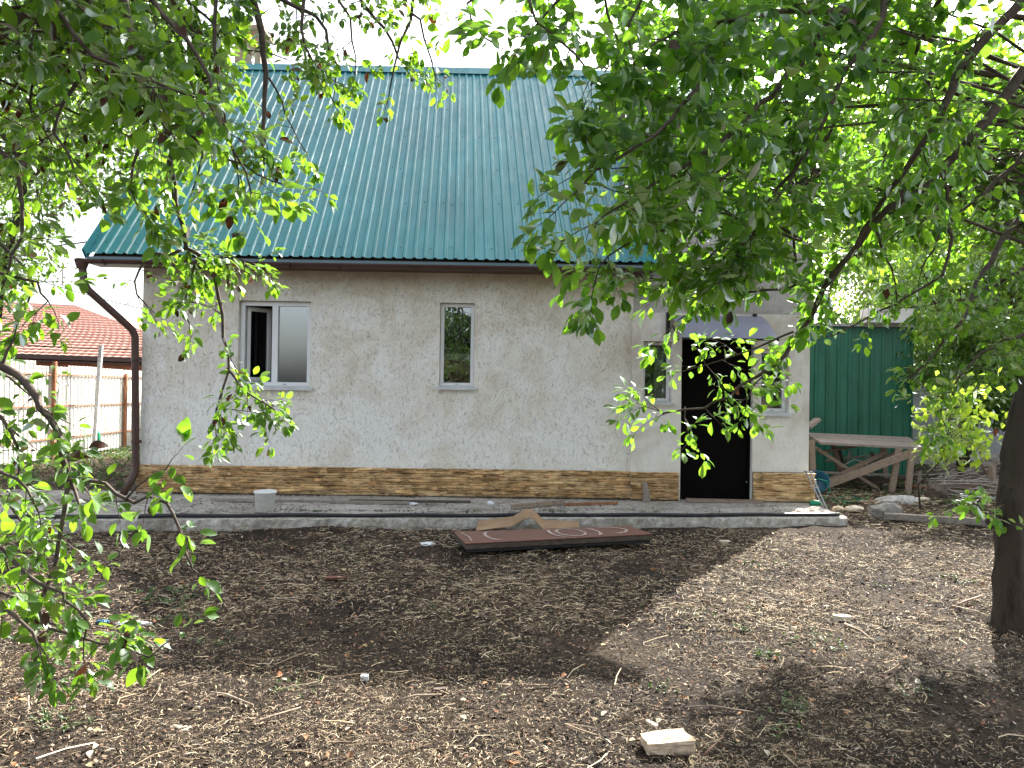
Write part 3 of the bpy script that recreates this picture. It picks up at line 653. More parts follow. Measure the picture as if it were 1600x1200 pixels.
# ------------------------------------------------------------------ left: fence, orange-roofed house, pole, wires
FX = -8.75
fn = thing('fence', 'cream corrugated steel fence with rusty posts and rails beside the house', 'fence', (FX, 14, 0))
y = 9.0; zt = 1.85
def corrug(y0, y1, x, z0, z1):
    m_ = MB(); ys = []; yy = y0
    while yy < y1: 
        for a, h in ((0, 0), (.07, 0), (.08, .018), (.115, .018), (.125, 0)):
            if yy + a < y1: ys.append((yy + a, h))
        yy += .135
    ys.append((y1, 0)); vs = []
    for yv, h in ys: vs += [(x + h, yv, z0), (x + h, yv, z1)]
    return m_.add(vs, [(2 * i, 2 * i + 2, 2 * i + 3, 2 * i + 1) for i in range(len(ys) - 1)])
while y < 19.5:
    h_ = zt + random.uniform(-.02, .02) + (.05 if y < 14.2 else 0); corrug(y, y + 1.08, FX, .06, h_).obj('fence_panel', M['fence'], fn); y += 1.083
for yy in (10.0, 12.4, 14.9, 17.7): MB().box(FX + .03, FX + .09, yy, yy + .06, -.1, 1.93 if yy < 15 else 1.75).obj('fence_post', M['rust'], fn)
for z in (.42, 1.05, 1.66):
    for y0, y1 in ((9, 14.89), (14.97, 19.29)): MB().box(FX + .022, FX + .05, y0, y1, z, z + .026).obj('fence_rail', M['rust'], fn)
cp_ = thing('fence_post', 'weathered concrete post full of holes beside the brown downpipe', 'post', (FX + .4, 18.3, 0))
m_ = MB().box(FX + .37, FX + .5, 18.3, 18.43, -.1, 2.0); m_.obj('pillar', M['slab'], cp_)
for i in range(14): MB().box(FX + .41, FX + .45, 18.293, 18.299, .15 + i * .13, .19 + i * .13).obj('hole', M['black'], cp_)  # raised black plates stand for the shade inside the holes
# back fence across the left gap
bf = thing('fence', 'short cream corrugated fence closing the yard behind the corner of the house', 'fence', (FX, 19.6, 0))
m_ = MB(); xs_ = np.arange(FX + .1, -5.0, .0675)
vs = []
for i, x in enumerate(xs_): vs += [(x, 19.6 - (.018 if i % 2 else 0), .05), (x, 19.6 - (.018 if i % 2 else 0), 1.85)]
m_.add(vs, [(2 * i, 2 * i + 2, 2 * i + 3, 2 * i + 1) for i in range(len(xs_) - 1)]); m_.obj('fence_panel', M['fence'], bf)
# jug on the fence
jg = G(152, 700, .0); jx, jy = FX + .17, 16.3
jug = MB().lathe([(0.0, 0), (.06, 0), (.068, .03), (.068, .26), (.055, .30), (.022, .36), (.022, .40), (0, .40)], 14, (jx, jy, PY(152, 697, jy).z)).obj('bottle', M['green_pl'], None, True)
prop(jug, 'green plastic bottle hanging on the rail of the cream fence', 'bottle')
# leaning metal pole
pa = PY(147, 660, 16.0); pb = PY(158, 540, 16.0)
po = MB().bar(Vector((pa.x, 16, 0)), pb, .07, .07).obj('pole', M['grey_metal']); prop(po, 'leaning grey metal pole rising above the cream fence', 'pole')
# far house with orange roof
fh = thing('neighbour_house', 'low house with orange metal tile roof behind the cream fence', 'house', (-16, 26, 0))
hy = 26.0; rz0 = PY(100, 560, hy).z; 
ex0, ex1 = -40.0, PY(330, 590, hy).x
el, er = PY(-60, 528, hy), PY(212, 562, hy)
zEave = lambda x: el.z + (er.z - el.z) * (x - el.x) / (er.x - el.x)
base_l, base_r = Vector((-30.0, hy, er.z + .35)), Vector((-9.5, hy, er.z - .05))
top_l, top_r = PY(-300, 460, hy + 5), PY(118, 480, hy + 5)
hip = PY(330, 572, hy + .2)
# tiled slope: rows of wavy steps
def slope_pt(u, v):                                          # u along eave 0..1, v up 0..1
    a = base_l.lerp(base_r, u); b = top_l.lerp(top_r, u); return a.lerp(b, v)
rows_n, cols_n = 20, 150
for r_ in range(rows_n):
    m_ = MB(); vs = []
    for i in range(cols_n + 1):
        u = i / cols_n; wv = .022 * abs(math.sin(i * math.pi / 2)) 
        p = slope_pt(u, r_ / rows_n); q_ = slope_pt(u, (r_ + 1) / rows_n)
        vs += [p + Vector((0, -.03, .06 + wv)), q_ + Vector((0, 0, wv + .0)), p + Vector((0, -.03, .02))]
    m_.add(vs, [(3 * i, 3 * i + 3, 3 * i + 4, 3 * i + 1) for i in range(cols_n)] + [(3 * i + 2, 3 * i + 5, 3 * i + 3, 3 * i) for i in range(cols_n)])
    m_.obj('tile_row', M['tile'], fh)
m_ = MB(); m_.add([base_r + Vector((0, 0, .03)), base_r + Vector((2.0, 6, 0)), top_r + Vector((0, 0, .02))], [(0, 1, 2)]); m_.add([base_l, top_l, top_r, base_l + Vector((0, 10, 0)), base_r + Vector((2, 10, 0))], [(1, 3, 4, 2)]); m_.obj('hip_roof', M['tile'], fh)
MB().tube([top_l, top_r, base_r], .09, 6).obj('ridge_trim', M['tile'], fh)
MB().box(-30, -10.2, hy + .6, hy + 9, 0, er.z + .15).obj('wall', M['orange_wall'], fh)
MB().bar(base_l + Vector((0, -.1, -.02)), base_r + Vector((0, -.1, -.02)), .14, .15).obj('gutter', M['brown'], fh)
MB().bar(base_l + Vector((0, .3, -.16)), base_r + Vector((0, .3, -.16)), .7, .05).obj('soffit', M['brown'], fh)
an = PY(98, 446, 30); MB().bar(Vector((an.x, 30, 6)), an, .05, .05).bar(an + Vector((-.1, 0, 0)), an + Vector((.35, 0, .03)), .03, .03).obj('aerial', M['grey_metal'], fh)
def wire(a, b, sag, label, r=.012):
    pts = [a.lerp(b, i / 16) - Vector((0, 0, sag * 4 * (i / 16) * (1 - i / 16))) for i in range(17)]
    o = MB().tube(pts, r, 5).obj('wire', M['black']); prop(o, label, 'wire', 'overhead wires')
wire(PY(-200, 330, 22), PY(240, 486, 24), .3, 'upper thin wire crossing the pale sky above the orange roof')
wire(PY(-200, 500, 17), PY(240, 545, 17), .2, 'lower thin wire passing in front of the orange roof')
wire(PY(-150, 380, 18), PY(150, 376, 11), .15, 'thin wire running to the left corner of the teal roof')

# ------------------------------------------------------------------ right: green shed, bench, debris
sh = thing('shed', 'dark green corrugated steel shed behind the wooden trestle table', 'shed', (5.5, 12.6, 0))
sy = 13.7; sa_, sb_ = HXR + .3, PY(1422, 600, sy).x; szt = PY(1400, 512, sy).z
def corrug_x(x0, x1, y, z0, z1, pw=.2):
    m_ = MB(); xs = []; xx = x0
    while xx < x1:
        for a, h in ((0, 0), (.12, 0), (.135, .022), (.175, .022), (.19, 0)):
            if xx + a < x1: xs.append((xx + a, h))
        xx += pw
    xs.append((x1, 0)); vs = []
    for xv, h in xs: vs += [(xv, y - h, z0), (xv, y - h, z1)]
    return m_.add(vs, [(2 * i, 2 * i + 2, 2 * i + 3, 2 * i + 1) for i in range(len(xs) - 1)])
x = sa_ - .6
while x < sb_ - .05: x2 = min(x + 1.0, sb_); corrug_x(x, x2, sy, .03, szt).obj('wall_panel', M['green_steel'], sh); x = x2
MB().box(sb_ + .002, sb_ + .04, sy - .03, sy + 2.4, .03, szt).obj('side_wall', M['green_steel'], sh)
MB().box(sa_ - .6, sb_ + .15, sy - .12, sy + 2.5, szt + .003, szt + .05).obj('roof', M['grey_metal'], sh)
a, b = PY(1352, 500, sy - .3), PY(1415, 512, sy - .3)
wb = MB().box(a.x, b.x + .1, sy - .4, sy - .1, szt + .052, szt + .30).obj('box', M['white']); prop(wb, 'dirty white box lying on top of the green shed', 'box')

tbm = thing('trestle_table', 'rough wooden trestle table with crossed braces beside the porch corner', 'table', (5.0, 11, 0))
ta, tc_ = P(1262, 676, 10.4), P(1436, 690, 10.4)
tz = .93
A_ = [P(1258, 676, 12.8), P(1420, 683, 12.8), P(1441, 699, 11.8), P(1282, 691, 11.8)]
wdt = [A_[0], A_[1], A_[2], A_[3]]
for i in range(4):
    f0, f1 = i / 4 + .008, (i + 1) / 4 - .008
    q4 = [wdt[0].lerp(wdt[3], f0), wdt[1].lerp(wdt[2], f0), wdt[1].lerp(wdt[2], f1), wdt[0].lerp(wdt[3], f1)]
    dz = Vector((0, 0, random.uniform(-.006, .006)))
    MB().add([v + dz for v in q4] + [v + dz - Vector((0, 0, .035)) for v in q4], [(0, 3, 2, 1), (4, 5, 6, 7), (0, 1, 5, 4), (1, 2, 6, 5), (2, 3, 7, 6), (3, 0, 4, 7)]).obj('plank', M['grey_wood'], tbm)
fr_, bk = A_[3], A_[0]
def gp(px, py, d): return P(px, py, d)
legs = [((1268, 682, 11.90), (1272, 745, 11.90)), ((1405, 700, 11.75), (1392, 765, 11.75)), ((1425, 700, 11.65), (1418, 765, 11.65)), ((1300, 684, 12.75), (1318, 752, 12.75)), ((1380, 684, 12.85), (1384, 752, 12.85)), ((1270, 684, 12.55), (1262, 748, 12.55))]
for a, b in legs:
    p1_, p2_ = P(*a), P(*b); MB().bar(Vector((p1_.x, p1_.y, min(p1_.z, .80))), Vector((p2_.x, p2_.y, -.02)), .085, .05, (0, 1, 0)).obj('leg', M['old_wood'], tbm)
for a, b, w_ in (((1285, 760, 11.75), (1440, 702, 11.65), .11), ((1290, 752, 12.05), (1385, 706, 12.05), .06), ((1275, 700, 12.05), (1372, 764, 12.15), .05), ((1298, 757, 12.35), (1405, 705, 12.55), .06), ((1280, 708, 12.65), (1350, 694, 12.65), .05)):
    MB().bar(P(*a), P(*b), .035, w_, (0, 0, 1)).obj('brace', M['old_wood'], tbm)
# loose boards lying under and around the table
def plank(a, b, w_, h_, mat, label, name='board', cat='board', group=None):
    o = MB().bar(a, b, w_, h_).obj(name, mat); return prop(o, label, cat, group)
plank(P(1262, 668, 12.35), P(1278, 655, 12.45), .12, .05, M['grey_wood'], 'grey broken board end sticking up behind the trestle table')
plank(P(1282, 738, 12.05), P(1395, 742, 12.15), .10, .03, M['grey_wood'], 'long pale plank lying low under the trestle table')
plank(P(1310, 745, 12.45), P(1400, 752, 12.25), .14, .08, M['dark_wood'], 'dark rotten beam lying under the trestle table')
plank(P(1300, 716, 12.55), P(1330, 752, 12.55), .06, .03, M['old_wood'], 'short slat leaning under the trestle table')
plank(P(1345, 720, 12.85), P(1352, 752, 12.75), .06, .03, M['old_wood'], 'upright slat standing under the trestle table by the shed')
plank(G(1382, 806, .05), G(1545, 816, .05), .10, .07, M['grey_wood'], 'long grey beam lying on the ground towards the right tree trunk', 'beam', 'beam')
plank(P(1550, 727, 11.8), P(1552, 775, 11.8), .09, .06, M['old_wood'], 'short brown stake standing near the right tree trunk', 'stake', 'stake')
plank(P(1437, 737, 11.9), P(1436, 772, 11.9), .07, .05, M['grey_wood'], 'grey wooden stake standing at the right end of the table', 'stake', 'stake')
plank(G(1430, 762, .05), G(1600, 758, .05), .14, .05, M['rust'], 'red-brown board lying behind the right tree trunk')
plank(G(1400, 745, .08), G(1640, 738, .08), .12, .05, M['dark_wood'], 'dark beam lying at the back of the yard by the grey wall', 'beam', 'beam')
plank(G(1480, 727, .15), G(1660, 722, .12), .10, .05, M['grey_wood'], 'grey plank on the debris heap before the grey wall')
plank(G(1405, 781, .04), G(1448, 779, .05), .10, .03, M['chip'], 'pale board scrap beside the grey boulder')
plank(P(1502, 672, 12.55), P(1545, 745, 12.55), .025, .02, M['twig_red'], 'thin bare pole leaning over the debris heap', 'pole', 'pole')
plank(G(1500, 775, .04), G(1590, 781, .04), .12, .03, M['white'], 'whitish plank lying behind the right tree trunk')
for a, b, w_, lb in (((1312, 703, 12.9), (1322, 748, 12.9), .07, 'thin upright slat between the table braces, nearest the porch'), ((1330, 706, 13.0), (1312, 745, 13.0), .06, 'slat leaning leftwards against the green shed under the table'), ((1362, 706, 13.0), (1372, 745, 13.0), .06, 'pale slat leaning rightwards against the green shed under the table'), ((1385, 710, 12.9), (1350, 748, 12.6), .08, 'dark slat lying slantwise under the right half of the table'), ((1290, 720, 13.0), (1360, 712, 13.0), .05, 'thin lath lying level behind the table braces')):
    plank(P(*a), P(*b), w_, .03, random.choice((M['grey_wood'], M['dark_wood'], M['old_wood'])), lb, 'slat', 'slat')
bw = MB()
for _ in range(150):
    a = G(random.uniform(1440, 1640), random.uniform(742, 782), 0); th = random.gauss(.1, .5); L_ = random.uniform(.3, 1.5); z_ = random.uniform(.02, .28)
    bw.tube([a + Vector((0, 0, z_)), a + Vector((L_ * .5 * math.cos(th), L_ * .5 * math.sin(th), z_ + random.uniform(-.05, .1))), a + Vector((L_ * math.cos(th), L_ * math.sin(th), max(.02, z_ + random.uniform(-.12, .12))))], [random.uniform(.006, .018)] * 3, 4)
prop(bw.obj('brushwood', M['grey_wood']), 'tangled heap of cut branches before the grey wall', 'brushwood', None, 'stuff')
# metal crutch-like stand by the corner
cr = thing('metal_stand', 'thin grey metal stand leaning at the right corner of the plinth', 'stand', G(1285, 800, 0))
for (a, b) in (((1259, 737), (1290, 800)), ((1266, 737), (1293, 797))): MB().tube([P(a[0], a[1], 9.55), P(b[0], b[1], 9.3)], .009, 6).obj('leg', M['grey_metal'], cr)
MB().tube([P(1256, 736, 9.55), P(1270, 738, 9.55)], .012, 6).obj('crossbar', M['grey_metal'], cr)
MB().tube([P(1272, 763, 9.45), P(1279, 762, 9.44)], .008, 6).obj('spacer', M['grey_metal'], cr)
# blue basin and green hose
ba = P(1280, 768, 11.4); bs_ = MB().lathe([(.0, 0), (.11, 0), (.16, .20), (.172, .205), (.155, .19), (.10, .02), (0, .02)], 24, (0, 0, 0)).obj('basin', M['blue'], None, True)
bs_.location = (ba.x, ba.y, .02); bs_.rotation_euler = (math.radians(62), 0, math.radians(-30)); bs_.location.z = .14
prop(bs_, 'blue plastic bucket tipped on its side by the table leg', 'bucket')
pts = [P(1278, 748, 11.2), P(1292, 752, 11.2), P(1297, 766, 11.2), G(1290, 776, .02), G(1305, 779, .02), G(1330, 776, .02), G(1350, 781, .02), G(1322, 785, .02), G(1300, 782, .02)]
prop(MB().tube(pts, .010, 6).obj('hose', M['green_pl'], None, True), 'thin green hose curling on the ground by the blue bucket', 'hose')
bt = MB().tube([G(1266, 786, SLZ + .03), G(1281, 786, SLZ + .03), G(1285, 786, SLZ + .03)], [.032, .032, .012], 12).obj('bottle', M['green_pl'], None, True)
prop(bt, 'green plastic bottle lying at the foot of the stone plinth', 'bottle')
wo_ = MB(); pts = [P(1318, 727, 12.2), P(1335, 718, 12.2), P(1352, 722, 12.1), P(1360, 735, 12.1), P(1345, 741, 12.1), P(1330, 734, 12.1)]
prop(wo_.tube(pts, .006, 5).obj('cable', M['pvc'], None, True), 'white cable tangled in the braces of the trestle table', 'cable')
# rocks
def rock(name, loc, r, mat, label, cat='rock', sc=(1, 1, .6), seed=0, amp=.22):
    bm = bmesh.new(); bmesh.ops.create_icosphere(bm, subdivisions=2 if r < .12 else 3, radius=r); rr = random.Random(seed); ph = [rr.uniform(0, 6) for _ in range(6)]
    for v in bm.verts:
        c_ = v.co / r; d_ = 1 + amp * (math.sin(3 * c_.x + ph[0]) * math.sin(3.3 * c_.y + ph[1]) + .6 * math.sin(6 * c_.z + ph[2] + 4 * c_.x) * .5 + .3 * math.sin(11 * c_.y + ph[3]) * math.sin(9 * c_.x + ph[4])) + rr.uniform(-.05, .05)
        q_ = c_ * r * d_; q_.x = max(-r * .85, min(r * .85, q_.x)); v.co = Vector((q_.x * sc[0], q_.y * sc[1], q_.z * sc[2]))
    me_ = bpy.data.meshes.new(name); bm.to_mesh(me_); bm.free()
    o = link(name, me_, mat, None, loc); return prop(o, label, cat)
rock('boulder', G(1385, 800, .07), .19, M['rock'], 'squared grey boulder beside the end of the concrete slab', sc=(1.15, .8, .55), seed=3)
M['cement'] = varmat('crumbly_cement', (0.22, 0.21, 0.20), (0.60, 0.59, 0.57), 14, 0.9, bs=0.9, bd=0.02)
rock('cement_heap', G(1402, 786, .0), .27, M['cement'], 'low whitish heap of hardened cement behind the boulder', 'heap', (1.3, .8, .38), 5)
rock('stump', G(1463, 770, .10), .16, M['dark_wood'], 'dark knotty stump at the right end of the trestle table', 'stump', (1, .9, .9), 8)
rock('rubble', G(1310, 796, .03), .08, M['brick'], 'small brown rubble lump just right of the metal stand', 'rubble', (1.1, .8, .6), 9)
rock('rubble', G(1335, 795, .03), .10, M['chip'], 'pale rubble lump between metal stand and boulder', 'rubble', (1.4, .8, .45), 10)
rock('stone', G(840, 859, .02), .045, M['brick'], 'small pale stone in front of the fallen red panel', 'stone', (1, .8, .8), 12)
# far wall at right
fwall = thing('concrete_wall', 'grey concrete panel wall at the back of the yard behind the right tree', 'wall', (8, 17, 0))
for i in range(8):
    x = 3.9 + i * 2.0; MB().box(x, x + 1.985, 17.0, 17.1, .25, 2.1).obj('panel', M['concrete_far'], fwall)
    MB().box(x + .01, x + 1.97, 16.95, 17.14, -.1, .245).obj('footing', M['slab'], fwall)

# ------------------------------------------------------------------ things on the yard and slab
bk_ = thing('bucket', 'white plastic bucket standing on the concrete slab under the wide window', 'bucket', G(414, 799, SLZ))
bl = bk_.location; MB().lathe([(0, .0), (.100, 0), (.112, .205), (.122, .207), (.123, .222), (.115, .23), (.115, .222), (.107, .19), (.096, .012), (0, .012)], 32, bl).obj('body', M['bucket'], bk_, True)
MB().tube([(bl.x + .121 * math.cos(t), bl.y - .121 * abs(math.sin(t)) - .004, bl.z + .20 - .08 * abs(math.sin(t))) for t in np.linspace(0, math.pi, 13)], .0025, 5).obj('handle', M['grey_metal'], bk_)
# fallen panel
pn = thing('fallen_panel', 'red-brown lacquered door panel with worn white curls lying on the litter', 'panel', G(860, 840, 0))
zc_ = .15
c4 = [G(709, 831, zc_ - .02), G(727, 849, zc_ - .02), G(1021, 834, zc_), G(982, 821, zc_)]
def slab4(c4, th, name, mat, par, inset=0.0):
    mid = sum(c4, Vector()) / 4; c = [v.lerp(mid, inset) for v in c4]
    return MB().add(c + [v - Vector((0, 0, th)) for v in c], [(0, 1, 2, 3), (7, 6, 5, 4), (0, 4, 5, 1), (1, 5, 6, 2), (2, 6, 7, 3), (3, 7, 4, 0)]).obj(name, mat, par, bevel=.004)
slab4(c4, .012, 'face', M['redwood'], pn); slab4([v - Vector((0, 0, .0135)) for v in c4], .045, 'edge_frame', M['dark_wood'], pn, .01)
slab4([v - Vector((0, 0, .06)) for v in c4], .028, 'under_slab', M['black'], pn, .03)  # plain black slab below the panel
def quadpt(u, v): return c4[0].lerp(c4[3], u).lerp(c4[1].lerp(c4[2], u), v) + Vector((0, 0, .0035))
def curl(pts, w_=.018):
    m_ = MB(); vs = []; pts = [quadpt(*p) for p in pts]
    for i, p in enumerate(pts):
        d = (pts[min(i + 1, len(pts) - 1)] - pts[max(i - 1, 0)]).normalized(); sd = d.cross(Vector((0, 0, 1))) * (w_ * random.uniform(.6, 1.2)); vs += [p - sd, p + sd]
    m_.add(vs, [(2 * i, 2 * i + 1, 2 * i + 3, 2 * i + 2) for i in range(len(pts) - 1)]); m_.obj('painted_curl', M['chalk'], pn)
curl([(.145 - .05 * math.sin(a) + .045, .5 + .38 * math.cos(a)) for a in np.linspace(.1, 3.0, 14)])
curl([(.60 + .07 * math.cos(a), .5 + .36 * math.sin(a)) for a in np.linspace(0, 6.2, 24)])
curl([(.52 - .05 * math.sin(a) + .02, .5 + .38 * math.cos(a)) for a in np.linspace(.2, 2.6, 12)])
curl([(.72 + .05 * math.sin(a) - .02, .5 + .38 * math.cos(a)) for a in np.linspace(.2, 2.6, 12)])
curl([(.80, .12), (.86, .15), (.91, .3), (.92, .5), (.88, .72), (.82, .8)]); curl([(.03, .1), (.05, .5), (.04, .9)], .01)
# cardboard
cbp = [G(743, 826, .02), P(800, 815, 7.75), P(822, 805, 7.8), P(832, 805, 7.8), P(846, 818, 7.8), G(895, 822, .04)]
m_ = MB(); vs = []
hts = [.03, .14, .24, .24, .12, .03]
base = [(-.42, 7.85), (-.1, 7.87), (.1, 7.9), (.16, 7.9), (.28, 7.87), (.62, 7.9)]
cx = [G(745, 826, .03).x, G(800, 818, .1).x, G(820, 812, .2).x, G(832, 812, .2).x, G(848, 822, .08).x, G(900, 824, .03).x]
yb0 = [8.02, 7.98, 7.96, 7.95, 7.95, 7.98]
for x, h, y0 in zip(cx, (.09, .15, .225, .24, .12, .11), yb0): vs += [(x, y0 - .12, h - .035), (x + .01, y0 + .18, h + .015)]
m_.add(vs, [(2 * i, 2 * i + 2, 2 * i + 3, 2 * i + 1) for i in range(5)]); o = m_.obj('cardboard_sheet', M['card'])
md = o.modifiers.new('s', 'SOLIDIFY'); md.thickness = .006
prop(o, 'bent sheet of brown cardboard lying behind the fallen red panel', 'cardboard')
plank(G(640, 786, SLZ + .02), G(330, 781, SLZ + .02), .07, .03, M['grey_wood'], 'long thin grey board along the foot of the plinth left of the bucket')
plank(G(545, 783, SLZ + .015) + Vector((0, .05, 0)), G(735, 785, SLZ + .015) + Vector((0, .05, 0)), .06, .025, M['dark_wood'], 'dark narrow board against the plinth below the narrow window')
plank(G(800, 792, SLZ + .03), G(880, 784, SLZ + .03), .06, .05, M['old_wood'], 'weathered pole stub lying before the plinth, right of the narrow window', 'pole', 'pole')
plank(G(882, 788, SLZ + .02), G(965, 786, SLZ + .02), .03, .03, M['rust'], 'rusty rod lying before the plinth left of the wooden stump', 'rod', 'rod')
plank(G(100, 778, SLZ + .02), G(205, 779, SLZ + .02), .3, .02, M['grey_wood'], 'flat grey board lying on the paving under the downpipe')
s1 = G(1010, 784, SLZ); o = MB().tube([s1, s1 + Vector((0, .02, .12)), s1 + Vector((-.02, .05, .235))], [.05, .042, .032], 7).obj('wooden_stump', M['grey_wood']); prop(o, 'short upright wooden stump leaning on the plinth left of the door', 'stump')
def crumple(name, loc, r, sc, mat, label, cat, seed):
    bm = bmesh.new(); bmesh.ops.create_icosphere(bm, subdivisions=3, radius=r); rr = random.Random(seed)
    for v in bm.verts: v.co *= rr.uniform(.72, 1.15); v.co.x *= sc[0]; v.co.y *= sc[1]; v.co.z *= sc[2]
    me_ = bpy.data.meshes.new(name); bm.to_mesh(me_); bm.free(); return prop(link(name, me_, mat, None, loc), label, cat)
crumple('plastic_bag', G(1043, 782, SLZ) + Vector((0, 0, .07)), .06, (.8, .7, 1.35), M['bag'], 'crumpled white plastic bag standing left of the black door', 'bag', 3)
crumple('paper', G(641, 787, SLZ + .01), .05, (2.0, 1, .35), M['bag'], 'flat crumpled white paper on the slab below the narrow window', 'paper', 4)
crumple('paper', G(767, 786, SLZ + .015), .04, (1.1, 1, .6), M['bag'], 'small crumpled white paper on the slab right of the narrow window', 'paper', 5)
crumple('paper', G(668, 850, .015), .05, (1.5, 1, .4), M['bag'], 'white crumpled paper on the litter left of the fallen panel', 'paper', 6)
crumple('paper', G(1132, 846, .015), .045, (1.4, 1, .35), M['chip'], 'pale paper scrap on the ground below the door', 'paper', 7)
crumple('paper', G(160, 971, .02), .03, (1.4, .9, .4), M['blue'], 'small blue scrap on the litter under the drooping left branch', 'scrap', 8)
crumple('paper', G(150, 975, .02) + Vector((.22, 0.02, 0)), .05, (2.2, .6, .3), M['bag'], 'long white scrap on the litter under the drooping left branch', 'scrap', 9)
# black hose along the kerb
pts = []
for x in np.arange(-6.6, k3.x - .02, .18): pts.append((x, kerb_y(x) + .045 + .012 * math.sin(x * 2.3) + random.uniform(-.003, .003), SLZ + .022 + .004 * math.sin(x * 5)))
prop(MB().tube(pts, .021, 8).obj('hose', M['rubber'], None, True), 'long black hose lying along the front edge of the concrete slab', 'hose')
# brick and chips in the foreground
def chunk(name, px, py, a, b, h, rz, mat, label, cat, tilt=(0, 0)):
    g = G(px, py, 0); bm = bmesh.new(); bmesh.ops.create_cube(bm, size=1.0); bmesh.ops.subdivide_edges(bm, edges=bm.edges[:], cuts=3, use_grid_fill=True)
    for v in bm.verts:
        v.co.x *= a; v.co.y *= b; v.co.z *= h
        e = .06 * min(a, b, h * 2); v.co += Vector([random.uniform(-e, e) for _ in range(3)])
        if v.co.x > a * .45 and v.co.y > b * .2: v.co.x -= a * .08
    me_ = bpy.data.meshes.new(name); bm.to_mesh(me_); bm.free()
    return prop(link(name, me_, mat, None, (g.x, g.y, h * .45), (tilt[0], tilt[1], rz)), label, cat)
chunk('brick', 1043, 1170, .20, .105, .055, .12, M['brick'], 'pale worn brick fragment lying in the shade of the nearest litter', 'brick', (.05, -.06))
chunk('wood_chip', 1019, 1133, .07, .022, .012, -1.0, M['chip'], 'narrow pale wood chip just behind the brick fragment', 'wood chip')
chunk('block', 281, 1147, .085, .045, .03, -.1, M['chip'], 'small cream tile piece lying in the sunny litter near the camera', 'tile')
chunk('bark_piece', 688, 1081, .07, .022, .02, .3, M['dark_wood'], 'dark bark piece in the sunny strip of litter', 'bark')
chunk('bark_piece', 1212, 941, .10, .03, .02, -.4, M['dark_wood'], 'dark bark piece in the sunlit litter right of the fallen panel', 'bark')
chunk('bark_piece', 1315, 968, .11, .05, .03, -.2, M['chip'], 'pale bark piece on the sunny ground left of the right tree', 'bark')
chunk('red_shard', 525, 905, .16, .05, .02, .1, M['redwood'], 'flat red-brown shard lying in the shaded litter', 'shard')
chunk('stone', 570, 1062, .04, .03, .025, .1, M['sill'], 'small grey stone at the far edge of the sunny strip', 'stone')
for i, (x0_, y0_, x1_, y1_, r_, lb) in enumerate(((330, 1083, 395, 1102, .009, 'curved pale stick pointing at the sunny strip, beneath the left branches'), (45, 1042, 150, 1034, .006, 'straight reddish stick in the litter at the far left'), (385, 1135, 470, 1105, .005, 'thin dark stick crossing the sunny litter'), (1100, 1180, 1130, 1150, .004, 'thin stem beside the brick fragment'), (1320, 975, 1375, 1010, .009, 'grey stick in the shade edge before the right tree'), (1485, 950, 1535, 930, .008, 'pale stick lying left of the right tree foot'), (620, 1095, 690, 1085, .006, 'dark thin stick in the sunny strip left of centre'), (755, 930, 795, 960, .005, 'pale twig in the shaded litter below the fallen panel'), (1070, 1105, 1180, 1113, .004, 'long thin stem lying behind the brick fragment'))):
    a, b = G(x0_, y0_, .02), G(x1_, y1_, .025); m1 = a.lerp(b, .4) + Vector((random.uniform(-.02, .02), random.uniform(-.02, .02), .012))
    prop(MB().tube([a, m1, b], [r_, r_ * .9, r_ * .6], 6).obj('stick', M['twig_red'] if i % 2 else M['old_wood'], None, True), lb, 'stick')

# ------------------------------------------------------------------ litter (nobody could count it)
def kerb_arr(x): return np.interp(x, [-14, k0.x, k1.x, k2.x, k3.x, k3.x + .001, 30], [k0.y - .1, k0.y, k1.y, k2.y, k3.y, 40, 40])
def scatter(n, ymin, ymax, power=1.0, spread=1.25):
    """points on the yard, denser towards the path of sight"""
    u = RNG.random(n); y = ymin + (ymax - ymin) * u ** power; x = (RNG.random(n) * 2 - 1) * (0.67 * y * spread + .4)
    k_ = y < kerb_arr(x) - .03
    return x[k_], y[k_]
def stalks(n, ymin, ymax, lmin, lmax, wmin, wmax, power=1.0, zoff=0.0, lift=.02, pts=None, ztop=None):
    x, y = pts if pts is not None else scatter(n, ymin, ymax, power); n = len(x)
    # clumping: keep more where a slow field is high
    fld = np.sin(2.1 * x + .8 * y) * np.cos(1.7 * y - 1.2 * x) + .6 * np.sin(5.3 * x + 2) * np.sin(4.7 * y) ; fld = fld + .5 * np.sin(11 * x + 3 * y) * np.sin(9 * y - 4 * x); keep = RNG.random(n) < (.55 + .42 * fld); x, y = x[keep], y[keep]; n = len(x)
    L = lmin + (lmax - lmin) * RNG.random(n) ** 2; th = RNG.normal(0.15, .95, n); W = wmin + (wmax - wmin) * RNG.random(n)
    c, s_ = np.cos(th), np.sin(th); bend = RNG.normal(0, .18, n) * L; z0 = (gz(x, y) if ztop is None else np.full(n, ztop)) + .004 + RNG.random(n) * lift + zoff
    dz = RNG.normal(0, .14, n) * L; roll = RNG.normal(0, .7, n)
    Vv = np.empty((n, 6, 3)); 
    for i, (t_, b_) in enumerate(((-.5, 0), (0, 1), (.5, 0))):
        cx_ = x + c * L * t_ - s_ * bend * b_; cy_ = y + s_ * L * t_ + c * bend * b_; cz = z0 + dz * t_ * 2 * .5 + b_ * .004
        for j, sg in enumerate((-1, 1)):
            Vv[:, 2 * i + j, 0] = cx_ - s_ * W * sg * np.cos(roll); Vv[:, 2 * i + j, 1] = cy_ + c * W * sg * np.cos(roll); Vv[:, 2 * i + j, 2] = np.maximum(cz + W * sg * np.sin(roll), z0 - .012)
    f = np.array([[0, 2, 3, 1], [2, 4, 5, 3]]); Fq = (np.arange(n)[:, None, None] * 6 + f[None]).reshape(-1, 4)
    return Vv.reshape(-1, 3), Fq
